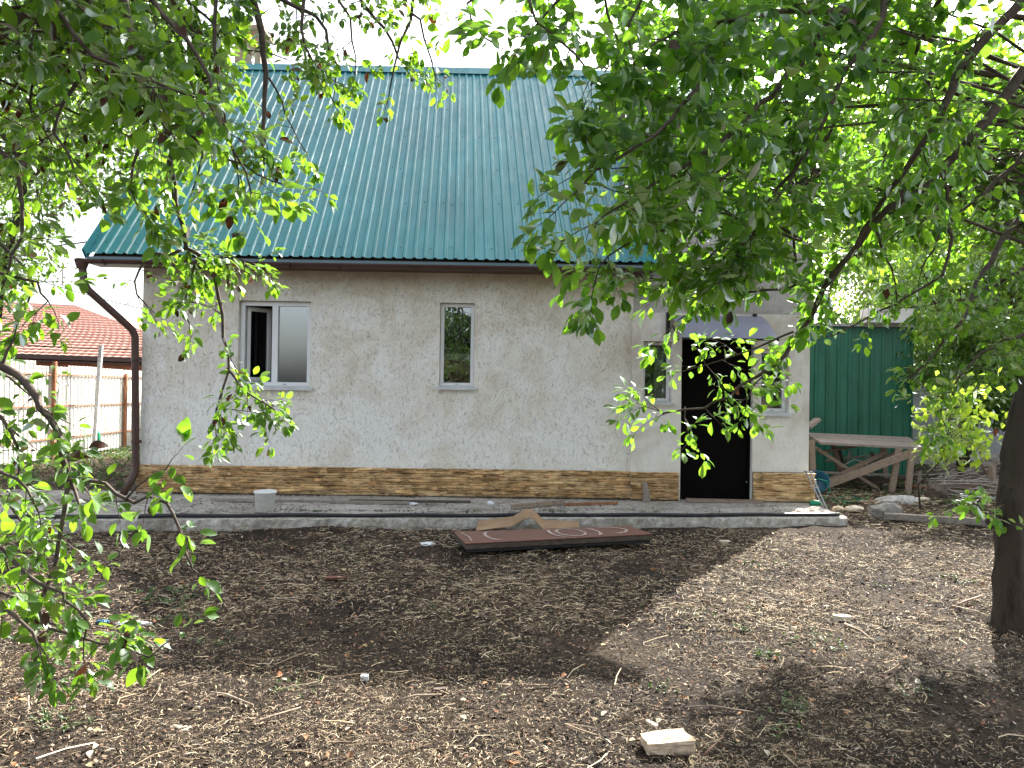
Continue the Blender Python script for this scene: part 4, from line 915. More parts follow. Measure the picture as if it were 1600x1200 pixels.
def join(lst):
    V_, F_ = [], []; o = 0
    for v, f in lst: V_.append(v); F_.append(f + o); o += len(v)
    return np.concatenate(V_), np.concatenate(F_)
Vs, Fs = join([stalks(150000, 2.2, 4.8, .005, .048, .0004, .0013), stalks(120000, 4.8, 8.3, .014, .085, .0009, .0022, lift=.025), stalks(3200, 2.2, 8.3, .07, .22, .0012, .0028, lift=.04)])
xr = 3.9 + 4.0 * RNG.random(26000); yr = 8.3 + 7 * RNG.random(26000); ok = (yr > 9.3) | (xr > k3.x)
v_, f_ = stalks(0, 0, 0, .03, .16, .0015, .004, pts=(xr[ok], yr[ok]), lift=.04); Vs, Fs = join([(Vs, Fs), (v_, f_)])
xl = -8.6 + 3.2 * RNG.random(9000); yl = 10.2 + 7 * RNG.random(9000); v_, f_ = stalks(0, 0, 0, .03, .16, .0015, .004, pts=(xl, yl), lift=.04); Vs, Fs = join([(Vs, Fs), (v_, f_)])
prop(link('dry_straw', mesh_np('dry_straw', Vs, Fs, False, [M['straw']])), 'dry straw and cut stalks strewn over the dark yard soil', 'straw', None, 'stuff')
def chips(x, y, amin, amax, z, flat=.35):
    n = len(x); a = amin + (amax - amin) * RNG.random(n) ** 2.2; b = a * (.3 + .6 * RNG.random(n)); th = RNG.random(n) * 6.28; c, s_ = np.cos(th), np.sin(th)
    tx, ty = RNG.normal(0, flat, n), RNG.normal(0, flat, n); Vv = np.empty((n, 4, 3))
    for i, (p, q_) in enumerate(((-1, -.6), (.7, -1), (1, .5), (-.5, 1))):
        lx, ly = a * p * (.7 + .5 * RNG.random(n)), b * q_ * (.7 + .5 * RNG.random(n)); Vv[:, i, 0] = x + lx * c - ly * s_; Vv[:, i, 1] = y + lx * s_ + ly * c; Vv[:, i, 2] = z + lx * tx + ly * ty + .006
    return Vv.reshape(-1, 3), np.arange(n * 4).reshape(n, 4)
x1_, y1_ = scatter(90000, 2.2, 5.2); x2_, y2_ = scatter(70000, 5.2, 8.3)
Vc, Fc_ = join([chips(x1_, y1_, .002, .012, gz(x1_, y1_)), chips(x2_, y2_, .003, .016, gz(x2_, y2_))])
prop(link('mulch', mesh_np('mulch', Vc, Fc_, False, [M['chips']])), 'dark crumbly mulch of bark chips and soil crumbs over the yard', 'mulch', None, 'stuff')
# debris on the slab, thicker towards its edge
n = 9000; xs_ = -6.5 + (k3.x + 6.3) * RNG.random(n); ky = kerb_arr(np.minimum(xs_, k3.x - .01)); u = RNG.random(n); ys_ = ky + .05 + (YW - .1 - ky) * np.where(RNG.random(n) < .75, .75 * u ** 1.5, .93 + .07 * u); 
patch_ = np.sin(1.7 * xs_ + 1) + .7 * np.sin(4.1 * xs_ + 2 * ys_) + .5 * RNG.normal(0, 1, n) > -.5
v1 = chips(xs_[patch_], ys_[patch_], .003, .016, np.full(patch_.sum(), SLZ), .3); v2 = stalks(0, 0, 0, .02, .10, .001, .0022, pts=(xs_[patch_][:3500], ys_[patch_][:3500]), ztop=SLZ, lift=.012)
Vc, Fc_ = join([v1, v2]); prop(link('slab_litter', mesh_np('slab_litter', Vc, Fc_, False, [M['chips']])), 'crumbs, chips and straw lying on the concrete slab', 'litter', None, 'stuff')
x1_, y1_ = scatter(800, 2.3, 8.3); n = len(x1_)
lsh = np.array([(0, 0, 0), (-.22, .22, .06), (0, .25, 0), (.22, .22, .06), (-.30, .5, .10), (0, .52, .01), (.30, .5, .10), (-.20, .78, .05), (0, .8, .03), (.20, .78, .05), (0, 1.05, -.04)], float)
lfc = np.array([(0, 2, 1), (0, 3, 2), (1, 2, 4), (2, 5, 4), (2, 3, 5), (3, 6, 5), (4, 5, 7), (5, 8, 7), (5, 6, 8), (6, 9, 8), (7, 8, 10), (8, 9, 10)])
th = RNG.random(n) * 6.28; Ld = .018 + .034 * RNG.random(n) ** 1.5; Ys = np.stack([np.cos(th), np.sin(th), RNG.normal(0, .25, n)], 1); Nn = RNG.normal(0, .35, (n, 3)) + [0, 0, 1]
Xs = np.cross(Ys, Nn); Xs /= np.linalg.norm(Xs, axis=1)[:, None]; Zs = np.cross(Xs, Ys)
Vc = (np.stack([x1_, y1_, gz(x1_, y1_) + .018], 1)[:, None] + (lsh[None, :, 0:1] * Xs[:, None] + lsh[None, :, 1:2] * Ys[:, None] + lsh[None, :, 2:3] * (1 + 2 * RNG.random(n))[:, None, None] * Zs[:, None]) * Ld[:, None, None]).reshape(-1, 3)
Fc_ = (np.arange(n)[:, None, None] * 11 + lfc[None]).reshape(-1, 3)
prop(link('fallen_leaves', mesh_np('fallen_leaves', Vc, Fc_, False, [M['litter_leaf']])), 'scattered dry fallen leaves on the litter', 'fallen leaves', None, 'stuff')
# weeds
def leafblade(V_, F_, p, dirv, upv, L, W, sag=.15):
    """simple 6-vertex folded leaf"""
    dirv = dirv.normalized(); sd = dirv.cross(upv)
    if sd.length < 1e-3: sd = dirv.cross(Vector((1, 0, 0)))
    sd.normalize(); nn = sd.cross(dirv)
    b = len(V_); V_ += [p, p + dirv * L * .35 + sd * W * .5 + nn * .06 * L, p + dirv * L * .35 - sd * W * .5 + nn * .06 * L, p + dirv * L * .45, p + dirv * L * .75 + sd * W * .38 - nn * sag * L * .3, p + dirv * L * .75 - sd * W * .38 - nn * sag * L * .3, p + dirv * L - nn * sag * L]
    F_ += [(b, b + 1, b + 3), (b, b + 3, b + 2), (b + 1, b + 4, b + 3), (b + 3, b + 5, b + 2), (b + 3, b + 4, b + 6), (b + 3, b + 6, b + 5)]
wsp = [(495, 770 + 290, 1, 12), (690, 0, 0, 0)]
V_, F_ = [], []
def weedpatch(px, py, rad, n, L=.05, z=None):
    c_ = G(px, py, 0)
    for _ in range(n):
        a = random.uniform(0, 6.28); r_ = rad * random.random() ** .6; x, y = c_.x + r_ * math.cos(a), c_.y + r_ * math.sin(a); z_ = float(gz(x, y)) if z is None else z
        for _k in range(random.randint(3, 6)):
            a2 = random.uniform(0, 6.28); e_ = random.uniform(.3, 1.2); d_ = Vector((math.cos(a2) * math.cos(e_), math.sin(a2) * math.cos(e_), math.sin(e_))); leafblade(V_, F_, Vector((x, y, z_ + .005)), d_, Vector((0, 0, 1)), L * random.uniform(.6, 1.3), L * random.uniform(.25, .55), .3)
for px, py, r_, n_, L_ in ((275, 930, .25, 22, .08), (300, 955, .15, 10, .06), (95, 1140, .10, 12, .05), (90, 1125, .08, 8, .05), (470, 1075, .12, 14, .045), (250, 975, .14, 12, .07), (1275, 1005, .16, 22, .05), (1160, 985, .05, 8, .05), (1195, 1025, .06, 10, .05), (1165, 880, .12, 10, .05), (1100, 965, .12, 14, .04), (1230, 1100, .12, 16, .05), (1430, 1085, .08, 10, .04), (1190, 960, .10, 8, .04), (1370, 915, .10, 8, .04), (1225, 880, .1, 8, .04), (1500, 905, .12, 14, .06), (530, 860, .1, 8, .04), (600, 880, .2, 10, .04), (860, 880, .25, 12, .035), (690, 955, .1, 8, .04), (1165, 985, .06, 6, .04), (1290, 790, .3, 30, .07), (1350, 800, .2, 16, .06), (1440, 800, .3, 20, .06), (650, 920, .3, 10, .03), (1000, 915, .2, 9, .03), (760, 1010, .2, 8, .03), (330, 1000, .15, 10, .05), (160, 1060, .1, 8, .04), (1210, 1135, .1, 8, .05), (1040, 1075, .08, 8, .04)): weedpatch(px, py, r_ * 1.2, n_, L_ * .62)
for px in (500, 590, 850, 880, 470, 620, 730, 1005, 260): 
    c_ = G(px, 799, SLZ); weedpatch(px, 799 - 0, .12, 8, .035, SLZ) if False else None
    for _ in range(9):
        x, y = c_.x + random.uniform(-.2, .2), c_.y + random.uniform(-.06, .06)
        for _k in range(4):
            a2 = random.uniform(0, 6.28); d_ = Vector((math.cos(a2), math.sin(a2), random.uniform(.3, 1.5))); leafblade(V_, F_, Vector((x, y, SLZ)), d_, Vector((0, 0, 1)), .035, .014, .3)
for _ in range(500):                                         # tufts along the fence foot and the shed side
    x, y = random.uniform(-8.6, -5.4), random.uniform(15, 19) if random.random() < .7 else random.uniform(11, 15)
    for _k in range(5):
        a2 = random.uniform(0, 6.28); d_ = Vector((math.cos(a2) * .5, math.sin(a2) * .5, random.uniform(.5, 1.2))); leafblade(V_, F_, Vector((x, y, 0)), d_, Vector((0, 0, 1)), random.uniform(.08, .2), .03, .4)
for _ in range(700):
    x, y = random.uniform(4.5, 9), random.uniform(10.5, 16.6)
    for _k in range(4):
        a2 = random.uniform(0, 6.28); d_ = Vector((math.cos(a2) * .6, math.sin(a2) * .6, random.uniform(.4, 1.2))); leafblade(V_, F_, Vector((x, y, 0)), d_, Vector((0, 0, 1)), random.uniform(.05, .14), .03, .4)
me = bpy.data.meshes.new('weeds'); me.from_pydata([tuple(v) for v in V_], [], F_); me.update()
prop(link('weeds', me, M['weed']), 'small green weeds sprouting through the litter', 'weeds', None, 'stuff')

# ------------------------------------------------------------------ trees
def leaf_shape(kind, nseg=4):
    """2 x nseg folded blade, unit length along +Y; returns verts, faces"""
    vs = []; prof_ = {'pear': lambda t: .285 * math.sin(math.pi * t ** .85) ** .75, 'plum': lambda t: .27 * math.sin(math.pi * t ** 1.25) ** .8}[kind]
    for i in range(nseg + 1):
        t = i / nseg; w_ = prof_(t) if 0 < i < nseg else (.0 if i else .0); z = -.18 * t * t + .03
        vs += [(-w_, t + .0, z + w_ * .28), (0, t, z), (w_, t, z + w_ * .28)]
    fs = []
    for i in range(nseg): a = 3 * i; fs += [(a, a + 1, a + 4, a + 3), (a + 1, a + 2, a + 5, a + 4)]
    return np.array(vs), np.array(fs)
class Tree:
    def __init__(s, seed): s.r = random.Random(seed); s.tw = []; s.main = []; s.leaves = []   # leaves: (pos, dir, normal, length)
    def leaf(s, p, d, nrm_, L): s.leaves.append((p, d, nrm_, L))
    def rv(s, k=1.0): return Vector((s.r.gauss(0, k), s.r.gauss(0, k), s.r.gauss(0, k)))
    def twig(s, p, d, L, r, lsize, dens, droop, level=1):
        n = max(3, int(L / .05)); pts = [p]; q_ = p.copy(); dd = d.normalized()
        for i in range(n):
            dd = (dd + s.rv(.20) + Vector((0, 0, -droop))).normalized(); q_ = q_ + dd * (L / n); pts.append(q_.copy())
        s.tw.append((pts, [r * (1 - .75 * i / n) for i in range(n + 1)]))
        cnt = max(3, int(L * dens * 2.1 * s.r.uniform(.7, 1.3)))
        for i in range(cnt):
            f = (i + s.r.random()) / cnt; f = .12 + .88 * f; k_ = min(n - 1, int(f * n)); pp = pts[k_].lerp(pts[k_ + 1], f * n - k_ if f < 1 else 1)
            td = (pts[k_ + 1] - pts[k_]).normalized(); ld = (td * .5 + s.rv(.75) + Vector((0, 0, -.35))).normalized()
            nn = (Vector((0, 0, 1)) + s.rv(.45)); s.leaf(pp + ld * .015, ld, nn, lsize * s.r.uniform(.42, 1.22))
        for _ in range(3): s.leaf(pts[-1], (dd + s.rv(.5)).normalized(), Vector((0, 0, 1)) + s.rv(.4), lsize * s.r.uniform(.6, 1.1))
        if level > 0 and L > .18:
            for _ in range(s.r.randint(1, 3)):
                k_ = s.r.randint(1, n - 1); s.twig(pts[k_], (pts[k_] - pts[k_ - 1]).normalized() + s.rv(.6), L * s.r.uniform(.35, .6), r * .6, lsize, dens, droop, level - 1)
    def branch(s, guide, r0_, r1_, lsize=.06, step=.10, tl=(.12, .35), dens=38, droop=.06, leafy=1.0, start=.0, name=None, jitter=.012):
        pts = []; G_ = [P(*g_) for g_ in guide]                 # a limb drawn through measured points, each at its own depth
        for i in range(len(G_) - 1):
            a, b = G_[i], G_[i + 1]; pm = G_[max(i - 1, 0)]; pn_ = G_[min(i + 2, len(G_) - 1)]; m_ = max(2, int((b - a).length / .07))
            for k_ in range(m_):
                t = k_ / m_; t2, t3 = t * t, t ** 3
                pts.append(.5 * ((2 * a) + (b - pm) * t + (2 * pm - 5 * a + 4 * b - pn_) * t2 + (3 * a - pm - 3 * b + pn_) * t3) + s.rv(jitter * .6))
        pts.append(G_[-1]); n = len(pts); s.main.append((pts, [r0_ + (r1_ - r0_) * i / (n - 1) for i in range(n)], name))
        acc = 0
        for i in range(1, n):
            acc += (pts[i] - pts[i - 1]).length
            if i / n < start: acc = 0; continue
            while acc > step:
                acc -= step
                if s.r.random() < leafy:
                    td = (pts[i] - pts[i - 1]).normalized(); d_ = (td * .6 + s.rv(.8)).normalized(); s.twig(pts[i], d_, s.r.uniform(*tl), max(.0018, r1_ * .8), lsize, dens, droop)
        s.twig(pts[-1], (pts[-1] - pts[-2]).normalized(), tl[1] * .7, r1_, lsize, dens, droop)
    def free(s, pts, r0_, r1_):
        n = len(pts); s.main.append((pts, [r0_ + (r1_ - r0_) * i / (n - 1) for i in range(n)], 'limb'))
    def build(s, root, mat, kind, twmat, barkmat, nmax=300, minpx=11):
        # branches
        lm = [MB() for _ in s.main]
        for (pts, rs, nm) in s.main:
            big = max(rs) > .03; m_ = MB().tube(pts, rs, 8 if big else 6); m_.obj(nm or 'branch', barkmat if big else twmat, root, True)
        if s.tw:
            V_, F_ = [], []; o = 0
            for pts, rs in s.tw:
                n = len(pts); P_ = np.array([tuple(p) for p in pts]); R_ = np.array(rs); d = np.gradient(P_, axis=0); d /= np.linalg.norm(d, axis=1)[:, None] + 1e-9
                a = np.cross(d, [0.3, 0.2, 0.93]); a /= np.linalg.norm(a, axis=1)[:, None] + 1e-9; b = np.cross(d, a)
                ring = np.stack([P_ + R_[:, None] * (a * math.cos(t) + b * math.sin(t)) for t in (0, 2.094, 4.189)], 1).reshape(-1, 3); V_.append(ring)
                i = np.arange(n - 1)[:, None] * 3; k_ = np.arange(3)[None]; F_.append((np.stack([i + k_, i + (k_ + 1) % 3, i + 3 + (k_ + 1) % 3, i + 3 + k_], -1)).reshape(-1, 4) + o); o += n * 3
            prop(link('twigs', mesh_np('twigs', np.concatenate(V_), np.concatenate(F_), True, [twmat]), None, root), kind='stuff')
        # leaves
        sc_ = []
        for i, (p, d, nn, L) in enumerate(s.leaves):
            x, y, z = proj(p); sc_.append(F * L / z if (z > .1 and -30 < x < 1630 and -30 < y < 1230) else 0)
        order = np.argsort(-np.array(sc_)); nbig = min(nmax, int((np.array(sc_) > minpx).sum())); big = set(order[:nbig].tolist())
        lv, lf = leaf_shape(kind, 6); variants = []
        for k_ in range(5):
            vv = lv.copy(); vv[:, 2] += .05 * np.sin(vv[:, 1] * (2.5 + k_) + k_); vv[:, 0] *= 1 + .12 * (k_ - 2) / 2; vv[:, 0] += .04 * (k_ - 2) * vv[:, 1] ** 2
            st_ = np.array([(-.012, -.35, .0), (.012, -.35, .0), (.012, .02, .03), (-.012, .02, .03)]); nv = len(vv)
            variants.append(mesh_np('leaf', np.vstack([vv, st_]), np.vstack([lf, [[nv, nv + 1, nv + 2, nv + 3]]]), True, [mat]))
        lv2, lf2 = leaf_shape(kind, 4 if kind else 3); Ps, Xs, Ys, Zs, Ls = [], [], [], [], []
        pw = parent_world(root).inverted()
        for i, (p, d, nn, L) in enumerate(s.leaves):
            x_ = d.cross(nn)
            if x_.length < 1e-4: x_ = d.cross(Vector((1, 0, 0)))
            x_.normalize(); z_ = x_.cross(d).normalized()
            if i in big:
                o = bpy.data.objects.new('leaf', variants[i % 5]); COL.objects.link(o); o.parent = root
                o.matrix_parent_inverse = pw; q_ = p + d * (L * .3)
                o.matrix_basis = Matrix(((x_.x * L, d.x * L, z_.x * L, q_.x), (x_.y * L, d.y * L, z_.y * L, q_.y), (x_.z * L, d.z * L, z_.z * L, q_.z), (0, 0, 0, 1)))
            else: Ps.append(tuple(p + d * (L * .25))); Xs.append(tuple(x_)); Ys.append(tuple(d)); Zs.append(tuple(z_)); Ls.append(L)
        merged_leaves(root, mat, lv2, lf2, np.array(Ps), np.array(Xs), np.array(Ys), np.array(Zs), np.array(Ls))
def merged_leaves(root, mat, lv, lf, Ps, Xs, Ys, Zs, Ls):
    n = len(Ps)
    if not n: return
    wv = 1 + .25 * (RNG.random(n) - .5)
    V_ = Ps[:, None] + (lv[None, :, 0:1] * (Xs * wv[:, None])[:, None] + lv[None, :, 1:2] * Ys[:, None] + lv[None, :, 2:3] * Zs[:, None]) * Ls[:, None, None]
    F_ = (np.arange(n)[:, None, None] * len(lv) + lf[None]).reshape(-1, lf.shape[1])
    prop(link('foliage', mesh_np('foliage', V_.reshape(-1, 3), F_, True, [mat]), None, root), kind='stuff')

# --- old pear tree at the left, its crown hanging into the view
T = Tree(11); pe = thing('pear_tree', 'near pear tree whose drooping spotted branches hang over the left of the yard', 'tree', (-3.6, 2.4, 0))
LS = .056
trunkA = Vector((-3.6, 2.4, 0)); tA = [trunkA, trunkA + Vector((.05, .05, .9)), trunkA + Vector((.2, .1, 1.8)), trunkA + Vector((.5, .2, 2.5))]
T.free(tA, .17, .11); T.main[-1] = (T.main[-1][0], T.main[-1][1], 'trunk')
up1 = P(150, -120, 3.0); up2 = P(420, -140, 3.1); up3 = P(640, -130, 3.2); upL = P(-90, 60, 2.6); upB = P(-110, 520, 2.5)
T.free([tA[3], P(-60, -180, 2.8), up1, up2, up3], .075, .025); T.free([tA[2], P(-260, 150, 2.6), upL], .05, .02); T.free([tA[1], P(-330, 560, 2.6), upB, P(-30, 560, 2.5)], .04, .02)
B = T.branch
B([(150, -120, 3.0), (195, 20, 3.0), (224, 105, 3.0), (259, 196, 3.05), (276, 315, 3.1), (290, 385, 3.15), (322, 412, 3.2), (341, 461, 3.2), (351, 526, 3.2), (354, 581, 3.2), (338, 640, 3.2)], .020, .004, LS * .85, .09, (.10, .26), 42)
B([(354, 575, 3.2), (375, 600, 3.2), (406, 628, 3.2), (428, 640, 3.2)], .005, .003, LS * .8, .06, (.08, .16), 48)
B([(309, 405, 3.2), (300, 440, 3.25), (289, 477, 3.3), (296, 505, 3.3)], .006, .003, LS * .8, .07, (.08, .2), 40)
B([(290, 390, 3.15), (258, 396, 3.2), (234, 404, 3.2), (210, 440, 3.2), (232, 480, 3.25)], .007, .003, LS * .75, .07, (.08, .2), 40)
B([(326, 415, 3.2), (355, 405, 3.1), (395, 410, 3.1)], .005, .003, LS * .8, .05, (.08, .16), 50)
B([(395, -130, 3.05), (395, 0, 3.1), (406, 52, 3.1), (413, 122, 3.1), (413, 245, 3.1)], .022, .005, LS * .7, .12, (.06, .2), 14, leafy=.6)
B([(330, -130, 3.0), (336, 35, 3.0), (343, 140, 3.0), (371, 262, 3.0)], .010, .004, LS, .10, (.10, .25), 30)
B([(420, -140, 3.1), (441, 0, 3.1), (497, 19, 3.15), (516, 75, 3.2), (525, 120, 3.2)], .014, .004, LS * .8, .08, (.10, .24), 40)
B([(476, -20, 3.1), (469, 47, 3.1), (487, 94, 3.1), (512, 140, 3.15)], .008, .003, LS * .8, .07, (.08, .2), 44)
B([(540, -120, 3.2), (567, 0, 3.2), (612, 68, 3.2), (632, 100, 3.2)], .012, .004, LS * .8, .08, (.08, .2), 44)
B([(670, -60, 3.2), (650, 0, 3.2), (627, 64, 3.2), (609, 140, 3.2)], .010, .003, LS * .7, .07, (.06, .16), 44)
B([(645, 20, 3.2), (665, 60, 3.2), (680, 120, 3.2)], .006, .003, LS * .7, .07, (.06, .13), 44)
B([(520, -60, 3.0), (545, 30, 3.0), (556, 90, 3.0)], .008, .003, LS * .8, .07, (.08, .2), 44)
B([(130, -100, 2.8), (138, 60, 2.8), (130, 115, 2.8), (98, 160, 2.8), (91, 203, 2.8), (119, 276, 2.8)], .012, .004, LS, .10, (.10, .26), 32)
B([(-90, 180, 2.7), (0, 231, 2.7), (31, 280, 2.7), (28, 367, 2.7), (14, 420, 2.7)], .012, .004, LS, .10, (.1, .24), 34)
B([(360, 250, 3.0), (400, 277, 3.0), (450, 286, 3.0), (500, 297, 3.0)], .005, .002, LS, .13, (.03, .06), 30, leafy=.9)
B([(420, 120, 3.1), (440, 160, 3.2), (455, 200, 3.2), (480, 240, 3.2)], .005, .002, LS * .75, .08, (.06, .14), 44)
B([(60, -100, 2.5), (100, 20, 2.5), (140, 80, 2.5), (230, 120, 2.5), (300, 150, 2.5)], .012, .004, LS * 1.15, .08, (.12, .3), 32)
B([(190, -80, 2.6), (250, 20, 2.6), (310, 90, 2.6), (345, 190, 2.6), (392, 300, 2.6)], .012, .003, LS * 1.1, .09, (.10, .25), 30)
B([(-60, 90, 2.6), (0, 50, 2.6), (60, 5, 2.6), (90, -40, 2.6)], .012, .006, LS, .10, (.1, .28), 34)
B([(30, -60, 3.4), (60, 60, 3.4), (50, 160, 3.4), (70, 230, 3.4)], .010, .003, LS, .09, (.12, .3), 34)
B([(240, 160, 2.7), (215, 230, 2.75), (205, 290, 2.8), (225, 330, 2.8)], .008, .003, LS, .09, (.08, .22), 34)
B([(300, 130, 3.1), (320, 220, 3.1), (300, 300, 3.1)], .007, .003, LS, .09, (.1, .22), 34)
B([(250, -60, 3.6), (300, 10, 3.6), (360, 60, 3.6), (440, 90, 3.6)], .010, .003, LS, .09, (.12, .3), 34)
B([(-60, 400, 2.8), (10, 430, 2.8), (60, 440, 2.8), (75, 470, 2.8)], .008, .003, LS, .09, (.08, .2), 36)
B([(-60, 330, 3.0), (20, 400, 3.0), (50, 450, 3.0), (20, 520, 3.0)], .008, .003, LS, .09, (.08, .2), 36)
# lower branches at the left edge
for g_ in ([(-60, 640, 2.9), (0, 660, 2.9), (40, 690, 2.9)], [(-60, 730, 2.8), (10, 780, 2.8), (50, 830, 2.8)], [(-60, 800, 2.9), (0, 860, 2.9), (30, 920, 2.9)], [(-60, 900, 2.7), (20, 930, 2.7), (70, 970, 2.7), (120, 985, 2.7)], [(-60, 560, 3.0), (10, 590, 3.0), (50, 620, 3.0)]):
    B(g_, .007, .003, LS * .85, .06, (.08, .22), 34)
B([(-110, 520, 2.5), (0, 572, 2.5), (35, 597, 2.5), (62, 640, 2.5), (95, 680, 2.5), (107, 742, 2.5)], .016, .009, LS, .13, (.08, .22), 24)
B([(107, 742, 2.5), (160, 757, 2.45), (205, 778, 2.4), (262, 790, 2.4), (280, 830, 2.4), (292, 865, 2.4), (300, 888, 2.4)], .007, .003, LS * .95, .11, (.06, .16), 32)
B([(107, 742, 2.5), (106, 800, 2.5), (82, 880, 2.5), (63, 955, 2.5), (75, 985, 2.45), (150, 1003, 2.4), (215, 1020, 2.4), (255, 1008, 2.4)], .008, .003, LS * .9, .09, (.06, .2), 32)
B([(205, 778, 2.4), (232, 745, 2.4), (262, 730, 2.4)], .004, .002, LS, .07, (.05, .12), 34)
B([(-60, 840, 2.4), (0, 858, 2.4), (45, 895, 2.4), (80, 920, 2.4), (105, 937, 2.4), (137, 972, 2.4), (131, 1000, 2.4)], .008, .003, LS * 1.05, .08, (.08, .2), 34)
B([(-80, 700, 2.6), (0, 740, 2.6), (40, 760, 2.6), (60, 800, 2.6)], .008, .003, LS, .07, (.08, .22), 38)
B([(-80, 960, 2.3), (0, 940, 2.3), (40, 990, 2.3), (60, 1010, 2.3)], .008, .003, LS, .08, (.08, .2), 34)
B([(-50, 620, 2.7), (0, 650, 2.7), (30, 700, 2.7), (20, 760, 2.7)], .008, .003, LS * .9, .07, (.08, .2), 38)
# the part of the crown above and beside the frame, which shades the yard
for i in range(26):
    a = T.r.uniform(0, 6.28); rr = T.r.uniform(.3, 1.8); e_ = Vector((-2.6 + rr * math.cos(a), 2.2 + rr * math.sin(a), 3.1 + T.r.uniform(-.3, 1.2)))
    s0 = tA[3]; mid = s0.lerp(e_, .5) + Vector((0, 0, .3)); T.main.append(([s0, mid, e_], [.03, .018, .006], 'branch'))
    for _ in range(9): T.twig(mid.lerp(e_, T.r.uniform(.1, 1)), T.rv(1) + (e_ - s0).normalized(), T.r.uniform(.2, .45), .004, .07, 30, .05)
for i in range(44):                                         # inner crown, twigs behind the leading branches
    e_ = P(T.r.uniform(90, 370), T.r.uniform(-40, 300), T.r.uniform(3.2, 4.6)); q_ = proj(e_)
    if q_[1] > 290 - .5 * max(0, q_[0] - 100): continue
    s0 = tA[3].lerp(up1, T.r.random()); mid = s0.lerp(e_, .6) + Vector((0, 0, .2)); T.main.append(([s0, mid, e_], [.010, .007, .003], 'branch'))
    for _ in range(5): T.twig(mid.lerp(e_, T.r.uniform(.6, 1)), T.rv(1) + Vector((0, 0, -.4)), T.r.uniform(.15, .36), .003, LS, 26, .05)
for i in range(30):  # unseen crown above the frame, added to shade the upper pear leaves
    x_, y_ = T.r.uniform(-2.4, .3), T.r.uniform(3.7, 5.4); e_ = Vector((x_, y_, 1.75 + .52 * y_ + T.r.uniform(0, .5)))
    s0 = up1.lerp(up2, T.r.random()) if i % 3 else tA[3]; mid = s0.lerp(e_, .6) + Vector((0, 0, .15)); T.main.append(([s0, mid, e_], [.012, .009, .004], 'branch'))
    for _ in range(9): T.twig(mid.lerp(e_, T.r.uniform(.4, 1)), T.rv(1) + (e_ - s0).normalized(), T.r.uniform(.2, .4), .004, .07, 24, .0)
T.build(pe, M['pear_leaf'], 'pear', M['twig'], M['bark'])

# --- plum-like tree with broad leaves at the right
T = Tree(5); pt_ = G(1578, 980, 0); pl_ = thing('plum_tree', 'near broad-leaved tree with dark knotted trunk at the right edge of the yard', 'tree', pt_)
tr_ = [Vector((pt_.x, pt_.y, -.1)), Vector((pt_.x, pt_.y, .05)), P(1577, 860, 5.0), P(1582, 760, 5.0), P(1597, 650, 5.0), P(1632, 560, 5.0), P(1720, 440, 4.9), P(1790, 260, 4.7), P(1800, 60, 4.5)]
m_ = MB(); rs = [.120, .100, .086, .083, .081, .080, .075, .066, .055]
# a knotty trunk: tube with uneven rings
pts = []; rr = []
for i in range(len(tr_) - 1):
    for k_ in range(5): pts.append(tr_[i].lerp(tr_[i + 1], k_ / 5)); rr.append((rs[i] + (rs[i + 1] - rs[i]) * k_ / 5) * random.uniform(.93, 1.08))
pts.append(tr_[-1]); rr.append(rs[-1]); m_.tube(pts, rr, 18)
for i, v in enumerate(m_.v):
    v = Vector(v); c_ = Vector((tr_[1].x, tr_[1].y, v.z)); th = math.atan2(v.y - c_.y, v.x - c_.x); k_ = max(0, 1 - max(0, v.z) / .35) ** 2
    v = v + (v - c_) * (k_ * (.15 + .22 * math.sin(4 * th + .6))); h_ = .10 * math.sin(7 * th + 3 * v.z) * .07; m_.v[i] = tuple(v + (v - c_).normalized() * h_ if v.z < 1.2 else v)
for i, v in enumerate(m_.v): m_.v[i] = tuple(Vector(v) + Vector((random.gauss(0, .004), random.gauss(0, .004), 0)))
tko = m_.obj('trunk', M['bark'], pl_, True)
kn = P(1552, 815, 4.97); bm = bmesh.new(); bmesh.ops.create_icosphere(bm, subdivisions=2, radius=.045)
for v in bm.verts: v.co *= random.uniform(.85, 1.15)
me = bpy.data.meshes.new('knot'); bm.to_mesh(me); bm.free(); link('knot', me, M['bark'], tko, kn)
root_top = tr_[-1]
HUB = P(1700, 60, 4.2)
def limb(*a, r=(.05, .03)): T.free(list(a), *r)
limb(tr_[6], P(1690, 240, 4.3), P(1600, 112, 3.9)); limb(tr_[7], P(1700, 20, 4.1), P(1596, 0, 3.7)); limb(tr_[8], P(1560, -120, 3.9), P(1379, -80, 3.6)); limb(tr_[8], P(1450, -200, 3.7), P(1240, -110, 3.3), P(960, -120, 3.0), r=(.05, .02)); limb(tr_[5], P(1640, 440, 4.9), P(1600, 333, 4.8), r=(.04, .03)); limb(tr_[5], P(1630, 450, 5.0), P(1600, 420, 5.0), r=(.03, .02))
LP = .084; B = T.branch
B([(1600, 112, 3.9), (1506, 232, 3.9), (1450, 285, 3.95), (1375, 340, 4.0), (1292, 442, 4.1), (1266, 498, 4.15), (1233, 540, 4.2), (1203, 573, 4.2), (1140, 618, 4.25), (1103, 637, 4.3), (1070, 640, 4.3), (1037, 645, 4.3)], .030, .004, LP * .88, .16, (.10, .30), 22, .02, leafy=.95)
B([(1596, 0, 3.7), (1510, 97, 3.7), (1465, 187, 3.75), (1424, 247, 3.8), (1375, 319, 3.9), (1337, 386, 4.0), (1290, 450, 4.0)], .026, .006, LP, .10, (.15, .40), 24, .03)
B([(1379, -80, 3.6), (1379, 26, 3.5), (1322, 112, 3.4), (1277, 210, 3.4), (1240, 270, 3.4), (1200, 335, 3.4), (1150, 400, 3.4)], .018, .005, LP, .10, (.15, .38), 24, .03)
